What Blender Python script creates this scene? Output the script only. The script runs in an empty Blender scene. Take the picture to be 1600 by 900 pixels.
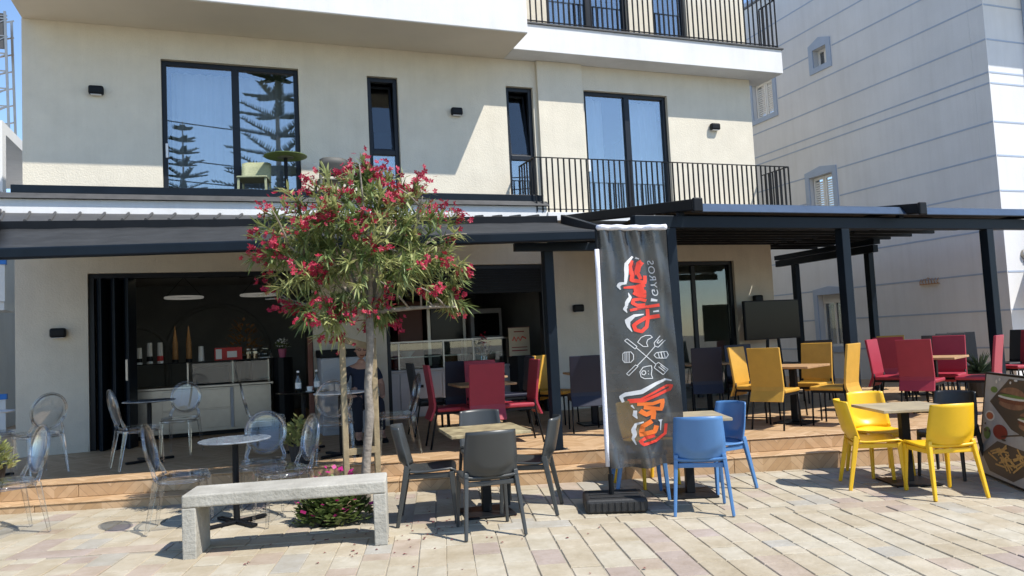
import bpy, bmesh, math, random
from mathutils import Vector, Matrix, Euler
R = math.radians
random.seed(7)
sc = bpy.context.scene
COL = sc.collection
# ------------------------------------------------------------------ camera
cam = bpy.data.cameras.new('camera'); camo = bpy.data.objects.new('camera', cam); COL.objects.link(camo)
cam.sensor_fit = 'HORIZONTAL'; cam.sensor_width = 36.0; cam.lens = 36.0 * 1194.0 / 1600.0
cam.clip_start = 0.05; cam.clip_end = 2000
fw = Vector((0.349, 0.935, 0.066)).normalized(); rt = Vector((0.937, -0.347, -0.050)); rt = (rt - fw * rt.dot(fw)).normalized()
up = rt.cross(fw)
m = Matrix((rt, up, -fw)).transposed().to_4x4(); m.translation = Vector((0, 0, 1.55)); camo.matrix_world = m
sc.camera = camo
# ------------------------------------------------------------------ sky, sun, exposure
SUN = Vector((0.84, -1.0, 1.80)).normalized()          # towards the sun
el = math.asin(SUN.z); az = math.atan2(SUN.x, SUN.y)
w = bpy.data.worlds.new('World'); sc.world = w; w.use_nodes = True
nt = w.node_tree; sky = nt.nodes.new('ShaderNodeTexSky'); sky.sky_type = 'NISHITA'; sky.sun_disc = False
sky.sun_elevation = el; sky.sun_rotation = az; sky.air_density = 1.0; sky.dust_density = 0.15; sky.ozone_density = 4.0
nt.links.new(sky.outputs[0], nt.nodes['Background'].inputs[0]); nt.nodes['Background'].inputs[1].default_value = 0.15
sl = bpy.data.lights.new('sun', 'SUN'); sl.energy = 4.2; sl.angle = R(0.5); sl.color = (1.0, 0.95, 0.87)
so = bpy.data.objects.new('sun', sl); COL.objects.link(so); so.rotation_euler = SUN.to_track_quat('Z', 'Y').to_euler(); so.location = (8, -8, 20)
vs = sc.view_settings; vs.view_transform = 'Standard'; vs.look = 'None'; vs.exposure = 0.68; vs.gamma = 1.0; vs.use_curve_mapping = False
try:
    sc.cycles.max_bounces = 10; sc.cycles.transparent_max_bounces = 24; sc.cycles.caustics_reflective = False; sc.cycles.caustics_refractive = False
except Exception: pass

# ------------------------------------------------------------------ materials
def lin(h):
    h = h.lstrip('#'); c = [int(h[i:i + 2], 16) / 255 for i in (0, 2, 4)]
    return tuple(((x / 12.92) if x <= .04045 else ((x + .055) / 1.055) ** 2.4) for x in c) + (1,)
def C3(c): return lin(c) if isinstance(c, str) else tuple(c) + ((1,) if len(c) == 3 else ())
def mat(name, col, rough=0.6, metal=0.0, var=0.0, vscale=6.0, bump=0.0, bscale=60.0, spec=0.5, col2=None, emit=0.0, rvar=0.0, coat=0.0):
    mt = bpy.data.materials.new(name); mt.use_nodes = True; n = mt.node_tree; b = n.nodes['Principled BSDF']
    c = C3(col)
    b.inputs['Base Color'].default_value = c; b.inputs['Roughness'].default_value = rough; b.inputs['Metallic'].default_value = metal
    b.inputs['Specular IOR Level'].default_value = spec
    if coat: b.inputs['Coat Weight'].default_value = coat; b.inputs['Coat Roughness'].default_value = .1
    if emit: b.inputs['Emission Color'].default_value = c; b.inputs['Emission Strength'].default_value = emit
    if var or bump or rvar or col2:
        tc = n.nodes.new('ShaderNodeTexCoord')
        if var or col2 or rvar:
            nz = n.nodes.new('ShaderNodeTexNoise'); nz.inputs['Scale'].default_value = vscale; nz.inputs['Detail'].default_value = 6; nz.inputs['Roughness'].default_value = .62
            n.links.new(tc.outputs['Object'], nz.inputs['Vector'])
            rp = n.nodes.new('ShaderNodeValToRGB'); rp.color_ramp.elements[0].position = .3; rp.color_ramp.elements[1].position = .7
            c2 = C3(col2) if col2 else tuple(max(0, x * (1 - var)) for x in c[:3]) + (1,)
            c1 = c if col2 else tuple(min(1, x * (1 + var * .5)) for x in c[:3]) + (1,)
            rp.color_ramp.elements[0].color = c2; rp.color_ramp.elements[1].color = c1
            n.links.new(nz.outputs['Fac'], rp.inputs['Fac']); n.links.new(rp.outputs['Color'], b.inputs['Base Color'])
            if rvar:
                mr = n.nodes.new('ShaderNodeMapRange'); mr.inputs[3].default_value = max(0, rough - rvar); mr.inputs[4].default_value = min(1, rough + rvar)
                n.links.new(nz.outputs['Fac'], mr.inputs[0]); n.links.new(mr.outputs[0], b.inputs['Roughness'])
        if bump:
            nb = n.nodes.new('ShaderNodeTexNoise'); nb.inputs['Scale'].default_value = bscale; nb.inputs['Detail'].default_value = 5
            n.links.new(tc.outputs['Object'], nb.inputs['Vector'])
            bp = n.nodes.new('ShaderNodeBump'); bp.inputs['Strength'].default_value = bump; bp.inputs['Distance'].default_value = .01
            n.links.new(nb.outputs['Fac'], bp.inputs['Height']); n.links.new(bp.outputs['Normal'], b.inputs['Normal'])
    return mt
def thin(name, tint, refl=0.10, edge=0.75, rough=0.02, blend=.3):
    """thin clear sheet: see-through with a mirror sheen that grows towards grazing"""
    mt = bpy.data.materials.new(name); mt.use_nodes = True; n = mt.node_tree; n.nodes.remove(n.nodes['Principled BSDF'])
    o = n.nodes['Material Output']; t = n.nodes.new('ShaderNodeBsdfTransparent'); t.inputs[0].default_value = C3(tint)
    g = n.nodes.new('ShaderNodeBsdfGlossy'); g.inputs['Roughness'].default_value = rough
    lw = n.nodes.new('ShaderNodeLayerWeight'); lw.inputs['Blend'].default_value = blend
    mr = n.nodes.new('ShaderNodeMapRange'); mr.inputs[3].default_value = refl; mr.inputs[4].default_value = edge
    mx = n.nodes.new('ShaderNodeMixShader')
    n.links.new(lw.outputs['Fresnel'], mr.inputs[0]); n.links.new(mr.outputs[0], mx.inputs[0]); n.links.new(t.outputs[0], mx.inputs[1]); n.links.new(g.outputs[0], mx.inputs[2]); n.links.new(mx.outputs[0], o.inputs[0])
    return mt
M = {}
M['plaster'] = mat('plaster', (.64, .59, .485), .9, var=.07, vscale=2.6, bump=.6, bscale=55)
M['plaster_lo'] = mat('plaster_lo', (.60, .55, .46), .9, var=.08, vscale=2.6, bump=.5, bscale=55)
def streak(mt, amt=.16):
    n = mt.node_tree; L = n.links.new; b = n.nodes['Principled BSDF']; src = b.inputs['Base Color'].links[0].from_socket
    tc = n.nodes.new('ShaderNodeTexCoord'); mp = n.nodes.new('ShaderNodeMapping'); mp.inputs['Scale'].default_value = (3.2, 3.2, .22); L(tc.outputs['Object'], mp.inputs[0])
    nz = n.nodes.new('ShaderNodeTexNoise'); nz.inputs['Scale'].default_value = 1.6; nz.inputs['Detail'].default_value = 8; nz.inputs['Roughness'].default_value = .7; L(mp.outputs[0], nz.inputs['Vector'])
    rp = n.nodes.new('ShaderNodeValToRGB'); rp.color_ramp.elements[0].position = .32; rp.color_ramp.elements[1].position = .55; rp.color_ramp.elements[0].color = (1 - amt, 1 - amt * 1.05, 1 - amt * 1.15, 1); rp.color_ramp.elements[1].color = (1, 1, 1, 1); L(nz.outputs[0], rp.inputs[0])
    mx = n.nodes.new('ShaderNodeMixRGB'); mx.blend_type = 'MULTIPLY'; mx.inputs[0].default_value = 1; L(src, mx.inputs[1]); L(rp.outputs[0], mx.inputs[2]); L(mx.outputs[0], b.inputs['Base Color'])
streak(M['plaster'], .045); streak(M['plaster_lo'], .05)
M['white'] = mat('white_render', (.66, .66, .655), .9, var=.07, vscale=1.5, bump=.25, bscale=60)
M['soffit'] = mat('soffit_render', (.66, .60, .50), .9, var=.05, vscale=1.0, bump=.15, bscale=60)
streak(M['white'], .06)
M['navy'] = mat('dark_metal', (.007, .012, .019), .42, var=.25, vscale=3, rvar=.08, spec=.14)
M['black'] = mat('black_metal', (.008, .009, .011), .45, var=.2, vscale=5, spec=.16)
M['frame'] = mat('window_frame', (.009, .012, .018), .4, spec=.28)
M['glass'] = thin('window_glass', (.86, .90, .92), .25, .95, .006)
M['glass_in'] = thin('display_glass', (.85, .9, .9), .05, .6, .01)
M['ghost'] = thin('clear_plastic', (.965, .968, .97), .04, .65, .03, .38)
M['curtain'] = mat('curtain', (.80, .81, .82), .9, var=.1, vscale=4)
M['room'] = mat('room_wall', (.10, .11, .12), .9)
M['shop_wall'] = mat('shop_wall', (.25, .27, .285), .85, var=.15, vscale=2)
M['shop_ceil'] = mat('shop_ceiling', (.45, .46, .46), .9)
M['steel'] = mat('steel', (.36, .33, .29), .36, .9, var=.08, vscale=8)
M['concrete'] = mat('concrete', (.45, .43, .375), .9, col2=(.27, .255, .215), vscale=3.2, bump=.7, bscale=38)
M['bark'] = mat('bark', (.34, .30, .25), .9, col2=(.16, .135, .11), vscale=14, bump=.8, bscale=40)
M['stake'] = mat('stake_wood', (.34, .27, .16), .85, col2=(.22, .17, .10), vscale=12, bump=.4, bscale=50)
M['soil'] = mat('soil', (.07, .05, .035), .95, var=.4, vscale=20, bump=.8)
M['fabric'] = mat('awning_fabric', (.04, .042, .044), .75, var=.3, vscale=4, bump=.15, bscale=20, spec=.15)
M['roofsheet'] = mat('roof_sheet', (.085, .085, .085), .55, .2, var=.25, vscale=5, spec=.3)
M['gutter'] = mat('gutter_blue', (.05, .08, .13), .28, .3, var=.2, vscale=4)
M['tv'] = mat('tv_screen', (.004, .0045, .005), .16, spec=.15)
M['sidewall'] = mat('neighbour_render', (.66, .665, .67), .92, var=.07, vscale=.9, bump=.25, bscale=40)
streak(M['sidewall'], .06)
M['blue'] = mat('blue_trim', (.36, .43, .54), .85, var=.08, vscale=3)
M['shutter'] = mat('shutter', (.74, .74, .72), .6)
M['white_paint'] = mat('white_paint', (.8, .8, .8), .4)
M['stone_top'] = mat('stone_top', (.50, .42, .24), .35, col2=(.16, .12, .07), vscale=9)
M['wood_top'] = mat('wood_top', (.42, .25, .12), .5, var=.25, vscale=12)
M['pale_top'] = mat('pale_top', (.46, .38, .24), .45, col2=(.27, .23, .16), vscale=5)
M['glasstop'] = mat('glossy_top', (.30, .34, .38), .1, spec=.9, col2=(.12, .14, .17), vscale=16)
M['whitetop'] = mat('white_top', (.75, .75, .75), .35)
def plastic(n, c): return mat(n, c, .38, var=.05, vscale=6, bump=.04, bscale=300)
M['c_grey'] = plastic('grey_plastic', (.040, .043, .043)); M['c_blue'] = plastic('blue_plastic', (.075, .19, .40)); M['c_yellow'] = plastic('yellow_plastic', (.80, .47, .012)); M['c_black'] = plastic('black_plastic', (.014, .014, .015))
def leather(n, c): return mat(n, c, .5, var=.1, vscale=7, bump=.12, bscale=150)
M['l_red'] = leather('red_leather', (.31, .020, .040)); M['l_yellow'] = leather('yellow_leather', (.55, .30, .04)); M['l_navy'] = leather('navy_leather', (.006, .008, .024)); M['l_black'] = leather('black_leather', (.012, .012, .014))
M['skin'] = mat('skin', (.42, .23, .16), .6); M['shirt'] = mat('navy_shirt', (.012, .018, .04), .9); M['trousers'] = mat('dark_trousers', (.015, .018, .03), .9); M['hair'] = mat('grey_hair', (.06, .05, .045), .8)
M['rubber'] = mat('rubber_base', (.018, .018, .018), .6, var=.2, vscale=20, bump=.2)
M['red_print'] = mat('red_print', (.72, .05, .025), .5); M['white_print'] = mat('white_print', (.62, .62, .62), .5); M['orange_print'] = mat('orange_print', (.75, .16, .02), .5); M['maroon_print'] = mat('maroon_print', (.25, .02, .02), .5)
M['lamp_glow'] = mat('lamp_diffuser', (.9, .82, .6), .5, emit=1.6)
M['ring_glow'] = mat('ring_light', (.7, .68, .62), .4, emit=.12)
M['cup'] = mat('paper_cup', (.75, .74, .72), .6); M['red'] = mat('red_card', (.5, .03, .03), .6); M['cone'] = mat('wafer', (.42, .22, .09), .7, var=.3, vscale=40); M['wood_dark'] = mat('dark_wood', (.16, .05, .03), .5)
M['pot'] = mat('pot', (.02, .02, .022), .6); M['pinkpot'] = mat('pink_pot', (.5, .12, .22), .5)
M['bottle'] = thin('bottle_glass', (.8, .88, .9), .08, .8)
M['white_app'] = mat('white_appliance', (.40, .41, .44), .45, var=.05)
def leafmat(name, c, c2, trans=.3):
    mt = mat(name, c, .5, col2=c2, vscale=9); n = mt.node_tree; b = n.nodes['Principled BSDF']; o = n.nodes['Material Output']
    tr = n.nodes.new('ShaderNodeBsdfTranslucent'); tr.inputs[0].default_value = C3(c); mx = n.nodes.new('ShaderNodeMixShader'); mx.inputs[0].default_value = trans
    n.links.new(b.outputs[0], mx.inputs[1]); n.links.new(tr.outputs[0], mx.inputs[2]); n.links.new(mx.outputs[0], o.inputs[0]); return mt
M['leaf'] = leafmat('oleander_leaf', (.20, .26, .085), (.09, .14, .045)); M['leaf2'] = leafmat('pale_leaf', (.42, .43, .18), (.22, .27, .09)); M['petal'] = leafmat('petal', (.42, .010, .045), (.28, .006, .035), .2); M['magenta'] = leafmat('magenta_petal', (.6, .03, .25), (.45, .02, .2)); M['pine'] = mat('pine_needles', (.035, .06, .03), .8); M['palm'] = leafmat('spiky_leaf', (.05, .08, .04), (.03, .05, .025), .15)
# banner cloth: thin, lets a little of what stands behind shine through
bt = mat('banner_cloth', (.05, .05, .05), .27, var=.25, vscale=5, bump=.3, bscale=11, spec=.8); n = bt.node_tree
tb = n.nodes.new('ShaderNodeBsdfTransparent'); mx = n.nodes.new('ShaderNodeMixShader'); mx.inputs[0].default_value = .06
n.links.new(n.nodes['Principled BSDF'].outputs[0], mx.inputs[1]); n.links.new(tb.outputs[0], mx.inputs[2]); n.links.new(mx.outputs[0], n.nodes['Material Output'].inputs[0]); M['banner'] = bt
M['sleeve'] = mat('white_sleeve', (.74, .74, .80), .8, bump=.5, bscale=70)
# chevron plank floor tile
def plankmat():
    mt = bpy.data.materials.new('plank_tile'); mt.use_nodes = True; n = mt.node_tree; b = n.nodes['Principled BSDF']; L = n.links.new
    tc = n.nodes.new('ShaderNodeTexCoord'); sp = n.nodes.new('ShaderNodeSeparateXYZ'); L(tc.outputs['Object'], sp.inputs[0])
    def mth(op, a, bb=None):
        x = n.nodes.new('ShaderNodeMath'); x.operation = op
        for i, q in enumerate((a, bb)):
            if q is None: continue
            if isinstance(q, (int, float)): x.inputs[i].default_value = q
            else: L(q, x.inputs[i])
        return x.outputs[0]
    zig = mth('PINGPONG', sp.outputs[0], .32)
    s = mth('ADD', mth('ADD', sp.outputs[1], sp.outputs[2]), zig); s = mth('DIVIDE', s, .10)
    col = mth('FLOOR', mth('DIVIDE', sp.outputs[0], .32)); row = mth('FLOOR', s)
    cm = n.nodes.new('ShaderNodeCombineXYZ'); L(col, cm.inputs[0]); L(row, cm.inputs[1]); wn = n.nodes.new('ShaderNodeTexWhiteNoise'); L(cm.outputs[0], wn.inputs[0])
    rp = n.nodes.new('ShaderNodeValToRGB'); rp.color_ramp.elements[0].color = (.42, .265, .135, 1); rp.color_ramp.elements[1].color = (.55, .38, .225, 1); L(wn.outputs[0], rp.inputs[0])
    nz = n.nodes.new('ShaderNodeTexNoise'); nz.inputs['Scale'].default_value = 9; nz.inputs['Detail'].default_value = 6; L(tc.outputs['Object'], nz.inputs['Vector'])
    mx = n.nodes.new('ShaderNodeMixRGB'); mx.blend_type = 'MULTIPLY'; mx.inputs[0].default_value = .5; L(rp.outputs[0], mx.inputs[1])
    r2 = n.nodes.new('ShaderNodeValToRGB'); r2.color_ramp.elements[0].color = (.72, .68, .62, 1); r2.color_ramp.elements[0].position = .3; r2.color_ramp.elements[1].position = .65; L(nz.outputs[0], r2.inputs[0]); L(r2.outputs[0], mx.inputs[2])
    fr = mth('FRACT', s); ln = mth('LESS_THAN', fr, .05); m2 = n.nodes.new('ShaderNodeMixRGB'); L(ln, m2.inputs[0]); L(mx.outputs[0], m2.inputs[1]); m2.inputs[2].default_value = (.27, .165, .095, 1)
    L(m2.outputs[0], b.inputs['Base Color']); b.inputs['Roughness'].default_value = .55
    return mt
M['plank'] = plankmat()
# paving stone: each stone its own tint
def stonemat():
    mt = bpy.data.materials.new('paving_stone'); mt.use_nodes = True; n = mt.node_tree; b = n.nodes['Principled BSDF']; L = n.links.new
    oi = n.nodes.new('ShaderNodeObjectInfo'); at = n.nodes.new('ShaderNodeAttribute'); at.attribute_name = 'rnd'
    ad = n.nodes.new('ShaderNodeMath'); ad.operation = 'ADD'; L(oi.outputs['Random'], ad.inputs[0]); L(at.outputs['Fac'], ad.inputs[1]); fr = n.nodes.new('ShaderNodeMath'); fr.operation = 'FRACT'; L(ad.outputs[0], fr.inputs[0])
    rp = n.nodes.new('ShaderNodeValToRGB'); e = rp.color_ramp.elements; rp.color_ramp.interpolation = 'CONSTANT'
    cols = [(0, (.45, .395, .30)), (.18, (.47, .42, .33)), (.36, (.435, .38, .285)), (.52, (.47, .43, .345)), (.70, (.415, .345, .28)), (.78, (.455, .41, .32)), (.88, (.395, .375, .33)), (.94, (.39, .325, .285))]
    e[0].position, e[0].color = cols[0][0], cols[0][1] + (1,); e[1].position, e[1].color = cols[1][0], cols[1][1] + (1,)
    for p, c in cols[2:]: x = e.new(p); x.color = c + (1,)
    L(fr.outputs[0], rp.inputs[0])
    tc = n.nodes.new('ShaderNodeTexCoord'); ge = n.nodes.new('ShaderNodeNewGeometry'); nz = n.nodes.new('ShaderNodeTexNoise'); nz.inputs['Scale'].default_value = 4.5; nz.inputs['Detail'].default_value = 8; nz.inputs['Roughness'].default_value = .65; L(ge.outputs['Position'], nz.inputs['Vector'])
    r2 = n.nodes.new('ShaderNodeValToRGB'); r2.color_ramp.elements[0].position = .3; r2.color_ramp.elements[0].color = (.72, .68, .6, 1); r2.color_ramp.elements[1].position = .68; L(nz.outputs[0], r2.inputs[0])
    mx = n.nodes.new('ShaderNodeMixRGB'); mx.blend_type = 'MULTIPLY'; mx.inputs[0].default_value = .8; L(rp.outputs[0], mx.inputs[1]); L(r2.outputs[0], mx.inputs[2]); L(mx.outputs[0], b.inputs['Base Color'])
    nd = n.nodes.new('ShaderNodeTexNoise'); nd.inputs['Scale'].default_value = .9; nd.inputs['Detail'].default_value = 9; nd.inputs['Roughness'].default_value = .7; L(ge.outputs['Position'], nd.inputs['Vector'])
    r3_ = n.nodes.new('ShaderNodeValToRGB'); r3_.color_ramp.elements[0].position = .36; r3_.color_ramp.elements[0].color = (.78, .74, .67, 1); r3_.color_ramp.elements[1].position = .6; L(nd.outputs[0], r3_.inputs[0])
    m3 = n.nodes.new('ShaderNodeMixRGB'); m3.blend_type = 'MULTIPLY'; m3.inputs[0].default_value = .8; L(mx.outputs[0], m3.inputs[1]); L(r3_.outputs[0], m3.inputs[2]); L(m3.outputs[0], b.inputs['Base Color'])
    b.inputs['Roughness'].default_value = .8; nb = n.nodes.new('ShaderNodeTexNoise'); nb.inputs['Scale'].default_value = 22; nb.inputs['Detail'].default_value = 6; L(ge.outputs['Position'], nb.inputs['Vector'])
    bp = n.nodes.new('ShaderNodeBump'); bp.inputs['Strength'].default_value = .5; bp.inputs['Distance'].default_value = .012; L(nb.outputs[0], bp.inputs['Height']); L(bp.outputs[0], b.inputs['Normal'])
    return mt
M['stone'] = stonemat()
M['mortar'] = mat('mortar', (.31, .275, .215), .95, var=.2, vscale=12, bump=.4)
M['asphalt'] = mat('asphalt', (.06, .06, .06), .9, var=.2, vscale=3, bump=.4)

# ------------------------------------------------------------------ mesh helpers
class MB:
    def __init__(s): s.v = []; s.f = []
    def add(s, vs, fs):
        o = len(s.v); s.v += [tuple(x) for x in vs]; s.f += [tuple(i + o for i in f) for f in fs]; return s
    def box(s, x0, x1, y0, y1, z0, z1, mtx=None):
        vs = [Vector(p) for p in ((x0, y0, z0), (x1, y0, z0), (x1, y1, z0), (x0, y1, z0), (x0, y0, z1), (x1, y0, z1), (x1, y1, z1), (x0, y1, z1))]
        if mtx: vs = [mtx @ p for p in vs]
        return s.add(vs, [(0, 3, 2, 1), (4, 5, 6, 7), (0, 1, 5, 4), (1, 2, 6, 5), (2, 3, 7, 6), (3, 0, 4, 7)])
    def bar(s, a, b, wx, wz=None, wx2=None, wz2=None, upv=(0, 0, 1)):
        """square-section bar from a to b, tapering"""
        a, b = Vector(a), Vector(b); wz = wz or wx; wx2 = wx2 or wx; wz2 = wz2 or wz
        d = (b - a).normalized(); u = Vector(upv)
        if abs(d.dot(u)) > .98: u = Vector((0, 1, 0))
        sx = d.cross(u).normalized(); sz = sx.cross(d)
        vs = []
        for p, qx, qz in ((a, wx, wz), (b, wx2, wz2)):
            for i, j in ((-1, -1), (1, -1), (1, 1), (-1, 1)): vs.append(p + sx * qx / 2 * i + sz * qz / 2 * j)
        return s.add(vs, [(0, 1, 2, 3), (7, 6, 5, 4), (0, 4, 5, 1), (1, 5, 6, 2), (2, 6, 7, 3), (3, 7, 4, 0)])
    def tube(s, pts, r, n=8, cap=True):
        pts = [Vector(p) for p in pts]; rs = r if isinstance(r, (list, tuple)) else [r] * len(pts); rings = []
        pu = None
        for i, p in enumerate(pts):
            d = (pts[min(i + 1, len(pts) - 1)] - pts[max(i - 1, 0)]).normalized()
            u = pu if pu is not None else (Vector((0, 0, 1)) if abs(d.z) < .9 else Vector((1, 0, 0)))
            a = d.cross(u)
            if a.length < 1e-4: a = d.cross(Vector((0, 1, 0)))
            a.normalize(); c = a.cross(d).normalized(); pu = c
            rings.append([p + (a * math.cos(2 * math.pi * k / n) + c * math.sin(2 * math.pi * k / n)) * rs[i] for k in range(n)])
        vs = [q for g in rings for q in g]; fs = []
        for i in range(len(pts) - 1):
            for k in range(n): fs.append((i * n + k, i * n + (k + 1) % n, (i + 1) * n + (k + 1) % n, (i + 1) * n + k))
        if cap: fs.append(tuple(range(n))[::-1]); fs.append(tuple((len(pts) - 1) * n + k for k in range(n)))
        return s.add(vs, fs)
    def lathe(s, prof, n=20, c=(0, 0, 0)):
        vs = []; fs = []
        for r, z in prof: vs += [(c[0] + r * math.cos(2 * math.pi * k / n), c[1] + r * math.sin(2 * math.pi * k / n), c[2] + z) for k in range(n)]
        for i in range(len(prof) - 1):
            for k in range(n): fs.append((i * n + k, i * n + (k + 1) % n, (i + 1) * n + (k + 1) % n, (i + 1) * n + k))
        fs.append(tuple(range(n))[::-1]); fs.append(tuple((len(prof) - 1) * n + k for k in range(n)))
        return s.add(vs, fs)
    def prism(s, poly, a, b):
        """polygon poly of 3d points extruded by vector from a offset to b offset"""
        a, b = Vector(a), Vector(b); n = len(poly); vs = [Vector(p) + a for p in poly] + [Vector(p) + b for p in poly]
        return s.add(vs, [tuple(range(n))[::-1], tuple(range(n, 2 * n))] + [(i, (i + 1) % n, n + (i + 1) % n, n + i) for i in range(n)])
    def build(s, name, mt, parent=None, bevel=0, smooth=False, seg=2, solid=0, subs=0):
        me = bpy.data.meshes.new(name); me.from_pydata(s.v, [], s.f); me.validate()
        bm = bmesh.new(); bm.from_mesh(me); bmesh.ops.recalc_face_normals(bm, faces=bm.faces); bm.to_mesh(me); bm.free()
        me.materials.append(M[mt] if isinstance(mt, str) else mt)
        o = bpy.data.objects.new(name, me); COL.objects.link(o)
        if parent: o.parent = parent
        if smooth:
            for p in me.polygons: p.use_smooth = True
        if solid: md = o.modifiers.new('solid', 'SOLIDIFY'); md.thickness = solid; md.offset = 0
        if bevel: md = o.modifiers.new('bevel', 'BEVEL'); md.width = bevel; md.segments = seg; md.limit_method = 'ANGLE'; md.angle_limit = R(40)
        if subs: md = o.modifiers.new('subdivision', 'SUBSURF'); md.levels = subs; md.render_levels = subs
        return o
def tag(o, label=None, cat=None, group=None, kind=None):
    if label: o['label'] = label
    if cat: o['category'] = cat
    if group: o['group'] = group
    if kind: o['kind'] = kind
    return o
def thing(name, label, cat, loc=(0, 0, 0), rz=0, group=None):
    o = bpy.data.objects.new(name, None); COL.objects.link(o); o.location = loc; o.rotation_euler = (0, 0, rz); o.empty_display_size = .2
    return tag(o, label, cat, group)
def copy_tree(o, parent=None):
    c = o.copy(); COL.objects.link(c); c.parent = parent
    for ch in o.children: copy_tree(ch, c)
    return c
def yaw(dx, dy): return math.atan2(-dx, dy)      # local +Y looks along (dx,dy)
SA = R(15.0)
def gz(x, y): return .012 * (1.5 - (math.cos(SA) * x - math.sin(SA) * y))
def holed_wall(name, mt, parent, x0, x1, z0, z1, y0, y1, holes, axis='x'):
    """wall slab between y0 (front) and y1 (back) with rectangular openings (a0,a1,z0,z1), real reveals"""
    xs = sorted({x0, x1, *[h[0] for h in holes], *[h[1] for h in holes]}); zs = sorted({z0, z1, *[h[2] for h in holes], *[h[3] for h in holes]})
    xs = [x for x in xs if x0 <= x <= x1]; zs = [z for z in zs if z0 <= z <= z1]
    def solid(i, j):
        if i < 0 or j < 0 or i >= len(xs) - 1 or j >= len(zs) - 1: return False
        cx, cz = (xs[i] + xs[i + 1]) / 2, (zs[j] + zs[j + 1]) / 2
        return not any(h[0] < cx < h[1] and h[2] < cz < h[3] for h in holes)
    b = MB(); P = (lambda x, y, z: (x, y, z)) if axis == 'x' else (lambda x, y, z: (y, x, z))
    for i in range(len(xs) - 1):
        for j in range(len(zs) - 1):
            if not solid(i, j): continue
            a, c, d, e = xs[i], xs[i + 1], zs[j], zs[j + 1]
            b.add([P(a, y0, d), P(c, y0, d), P(c, y0, e), P(a, y0, e)], [(0, 1, 2, 3)]); b.add([P(a, y1, d), P(c, y1, d), P(c, y1, e), P(a, y1, e)], [(3, 2, 1, 0)])
            if not solid(i - 1, j): b.add([P(a, y0, d), P(a, y0, e), P(a, y1, e), P(a, y1, d)], [(0, 1, 2, 3)])
            if not solid(i + 1, j): b.add([P(c, y0, d), P(c, y0, e), P(c, y1, e), P(c, y1, d)], [(3, 2, 1, 0)])
            if not solid(i, j - 1): b.add([P(a, y0, d), P(c, y0, d), P(c, y1, d), P(a, y1, d)], [(3, 2, 1, 0)])
            if not solid(i, j + 1): b.add([P(a, y0, e), P(c, y0, e), P(c, y1, e), P(a, y1, e)], [(0, 1, 2, 3)])
    o = b.build(name, mt, parent)
    bm = bmesh.new(); bm.from_mesh(o.data); bmesh.ops.remove_doubles(bm, verts=bm.verts, dist=1e-5); bmesh.ops.recalc_face_normals(bm, faces=bm.faces); bm.to_mesh(o.data); bm.free()
    return o
def local(parent, b):  # nothing to convert: parents of the setting stay at the origin
    return b

# ================================================================== GROUND
gb = MB(); us = [-150, -8, 8, 150]; vv = [-150, 0, 12, 200]
for u in us:
    for v in vv: gb.v.append((u, v, -.012 * max(-8, min(8, u))))
for i in range(3):
    for j in range(3): gb.f.append((i * 4 + j, (i + 1) * 4 + j, (i + 1) * 4 + j + 1, i * 4 + j + 1))
ground = tag(gb.build('ground', 'mortar'), kind='structure'); ground.location = (0, 0, .018 - .008); ground.rotation_euler = (0, 0, -SA)
pave = bpy.data.objects.new('pavement', None); COL.objects.link(pave); tag(pave, kind='structure'); pave.location = (0, 0, .018); pave.rotation_euler = (0, .012, -SA)
V0 = 6.40
stones = []                                            # (u,v,lu,lv)
rnd = random.Random(3)
def fill(v0, v1, uoff):
    u = -7.0 + uoff
    while u < 9.5:
        wd = rnd.choice((.195, .205, .215)); v = v0 - rnd.random() * .3
        while v < v1:
            ln = rnd.choice((.18, .24, .30, .38, .46)); a, b = max(v, v0), min(v + ln, v1)
            if b - a > .08: stones.append((u + wd / 2, (a + b) / 2, wd, b - a))
            v += ln
        u += wd
fill(1.2, V0 - .11, 0)
u = -7.0
while u < 9.5:
    ln = rnd.choice((.4, .5, .6)); stones.append((u + ln / 2, V0, ln, .20)); u += ln
fill(V0 + .11, 8.13, .09)
PIT = (-1.12, -.42, 6.78, 7.75)                        # tree pit in u,v
def in_pit(s): return s[0] + s[2] / 2 > PIT[0] and s[0] - s[2] / 2 < PIT[1] and s[1] + s[3] / 2 > PIT[2] and s[1] - s[3] / 2 < PIT[3]
stones = [s for s in stones if not in_pit(s)]
camu = 0.0
def seen(s):
    q = Matrix.Rotation(-SA, 3, 'Z') @ Vector((s[0], s[1], 0)) - Vector((0, 0, 1.55)); d = q.dot(fw)
    return d > .5 and abs(q.dot(rt) / d) < .70 and abs(q.dot(up) / d) < .40
vis = sorted([s for s in stones if seen(s)], key=lambda s: s[1]); near = set(vis[:300])
cache = {}
def stone_mesh(lu, lv):
    k = (round(lu, 2), round(lv, 2))
    if k not in cache:
        g = .0025; a, b = k[0] / 2 - g, k[1] / 2 - g - .0015; c = .005
        mb = MB(); vs = [(x, y, -.03) for x, y in ((-a, -b), (a, -b), (a, b), (-a, b))] + [(x, y, -.006) for x, y in ((-a, -b), (a, -b), (a, b), (-a, b))] + [(x, y, 0) for x, y in ((-a + c, -b + c), (a - c, -b + c), (a - c, b - c), (-a + c, b - c))]
        mb.add(vs, [(8, 9, 10, 11)] + [(i, (i + 1) % 4, 4 + (i + 1) % 4, 4 + i) for i in range(4)] + [(4 + i, 4 + (i + 1) % 4, 8 + (i + 1) % 4, 8 + i) for i in range(4)])
        me = bpy.data.meshes.new('paving_stone'); me.from_pydata(mb.v, [], mb.f); me.materials.append(M['stone']); cache[k] = me
    return cache[k]
rest = MB(); rv = []
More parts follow.
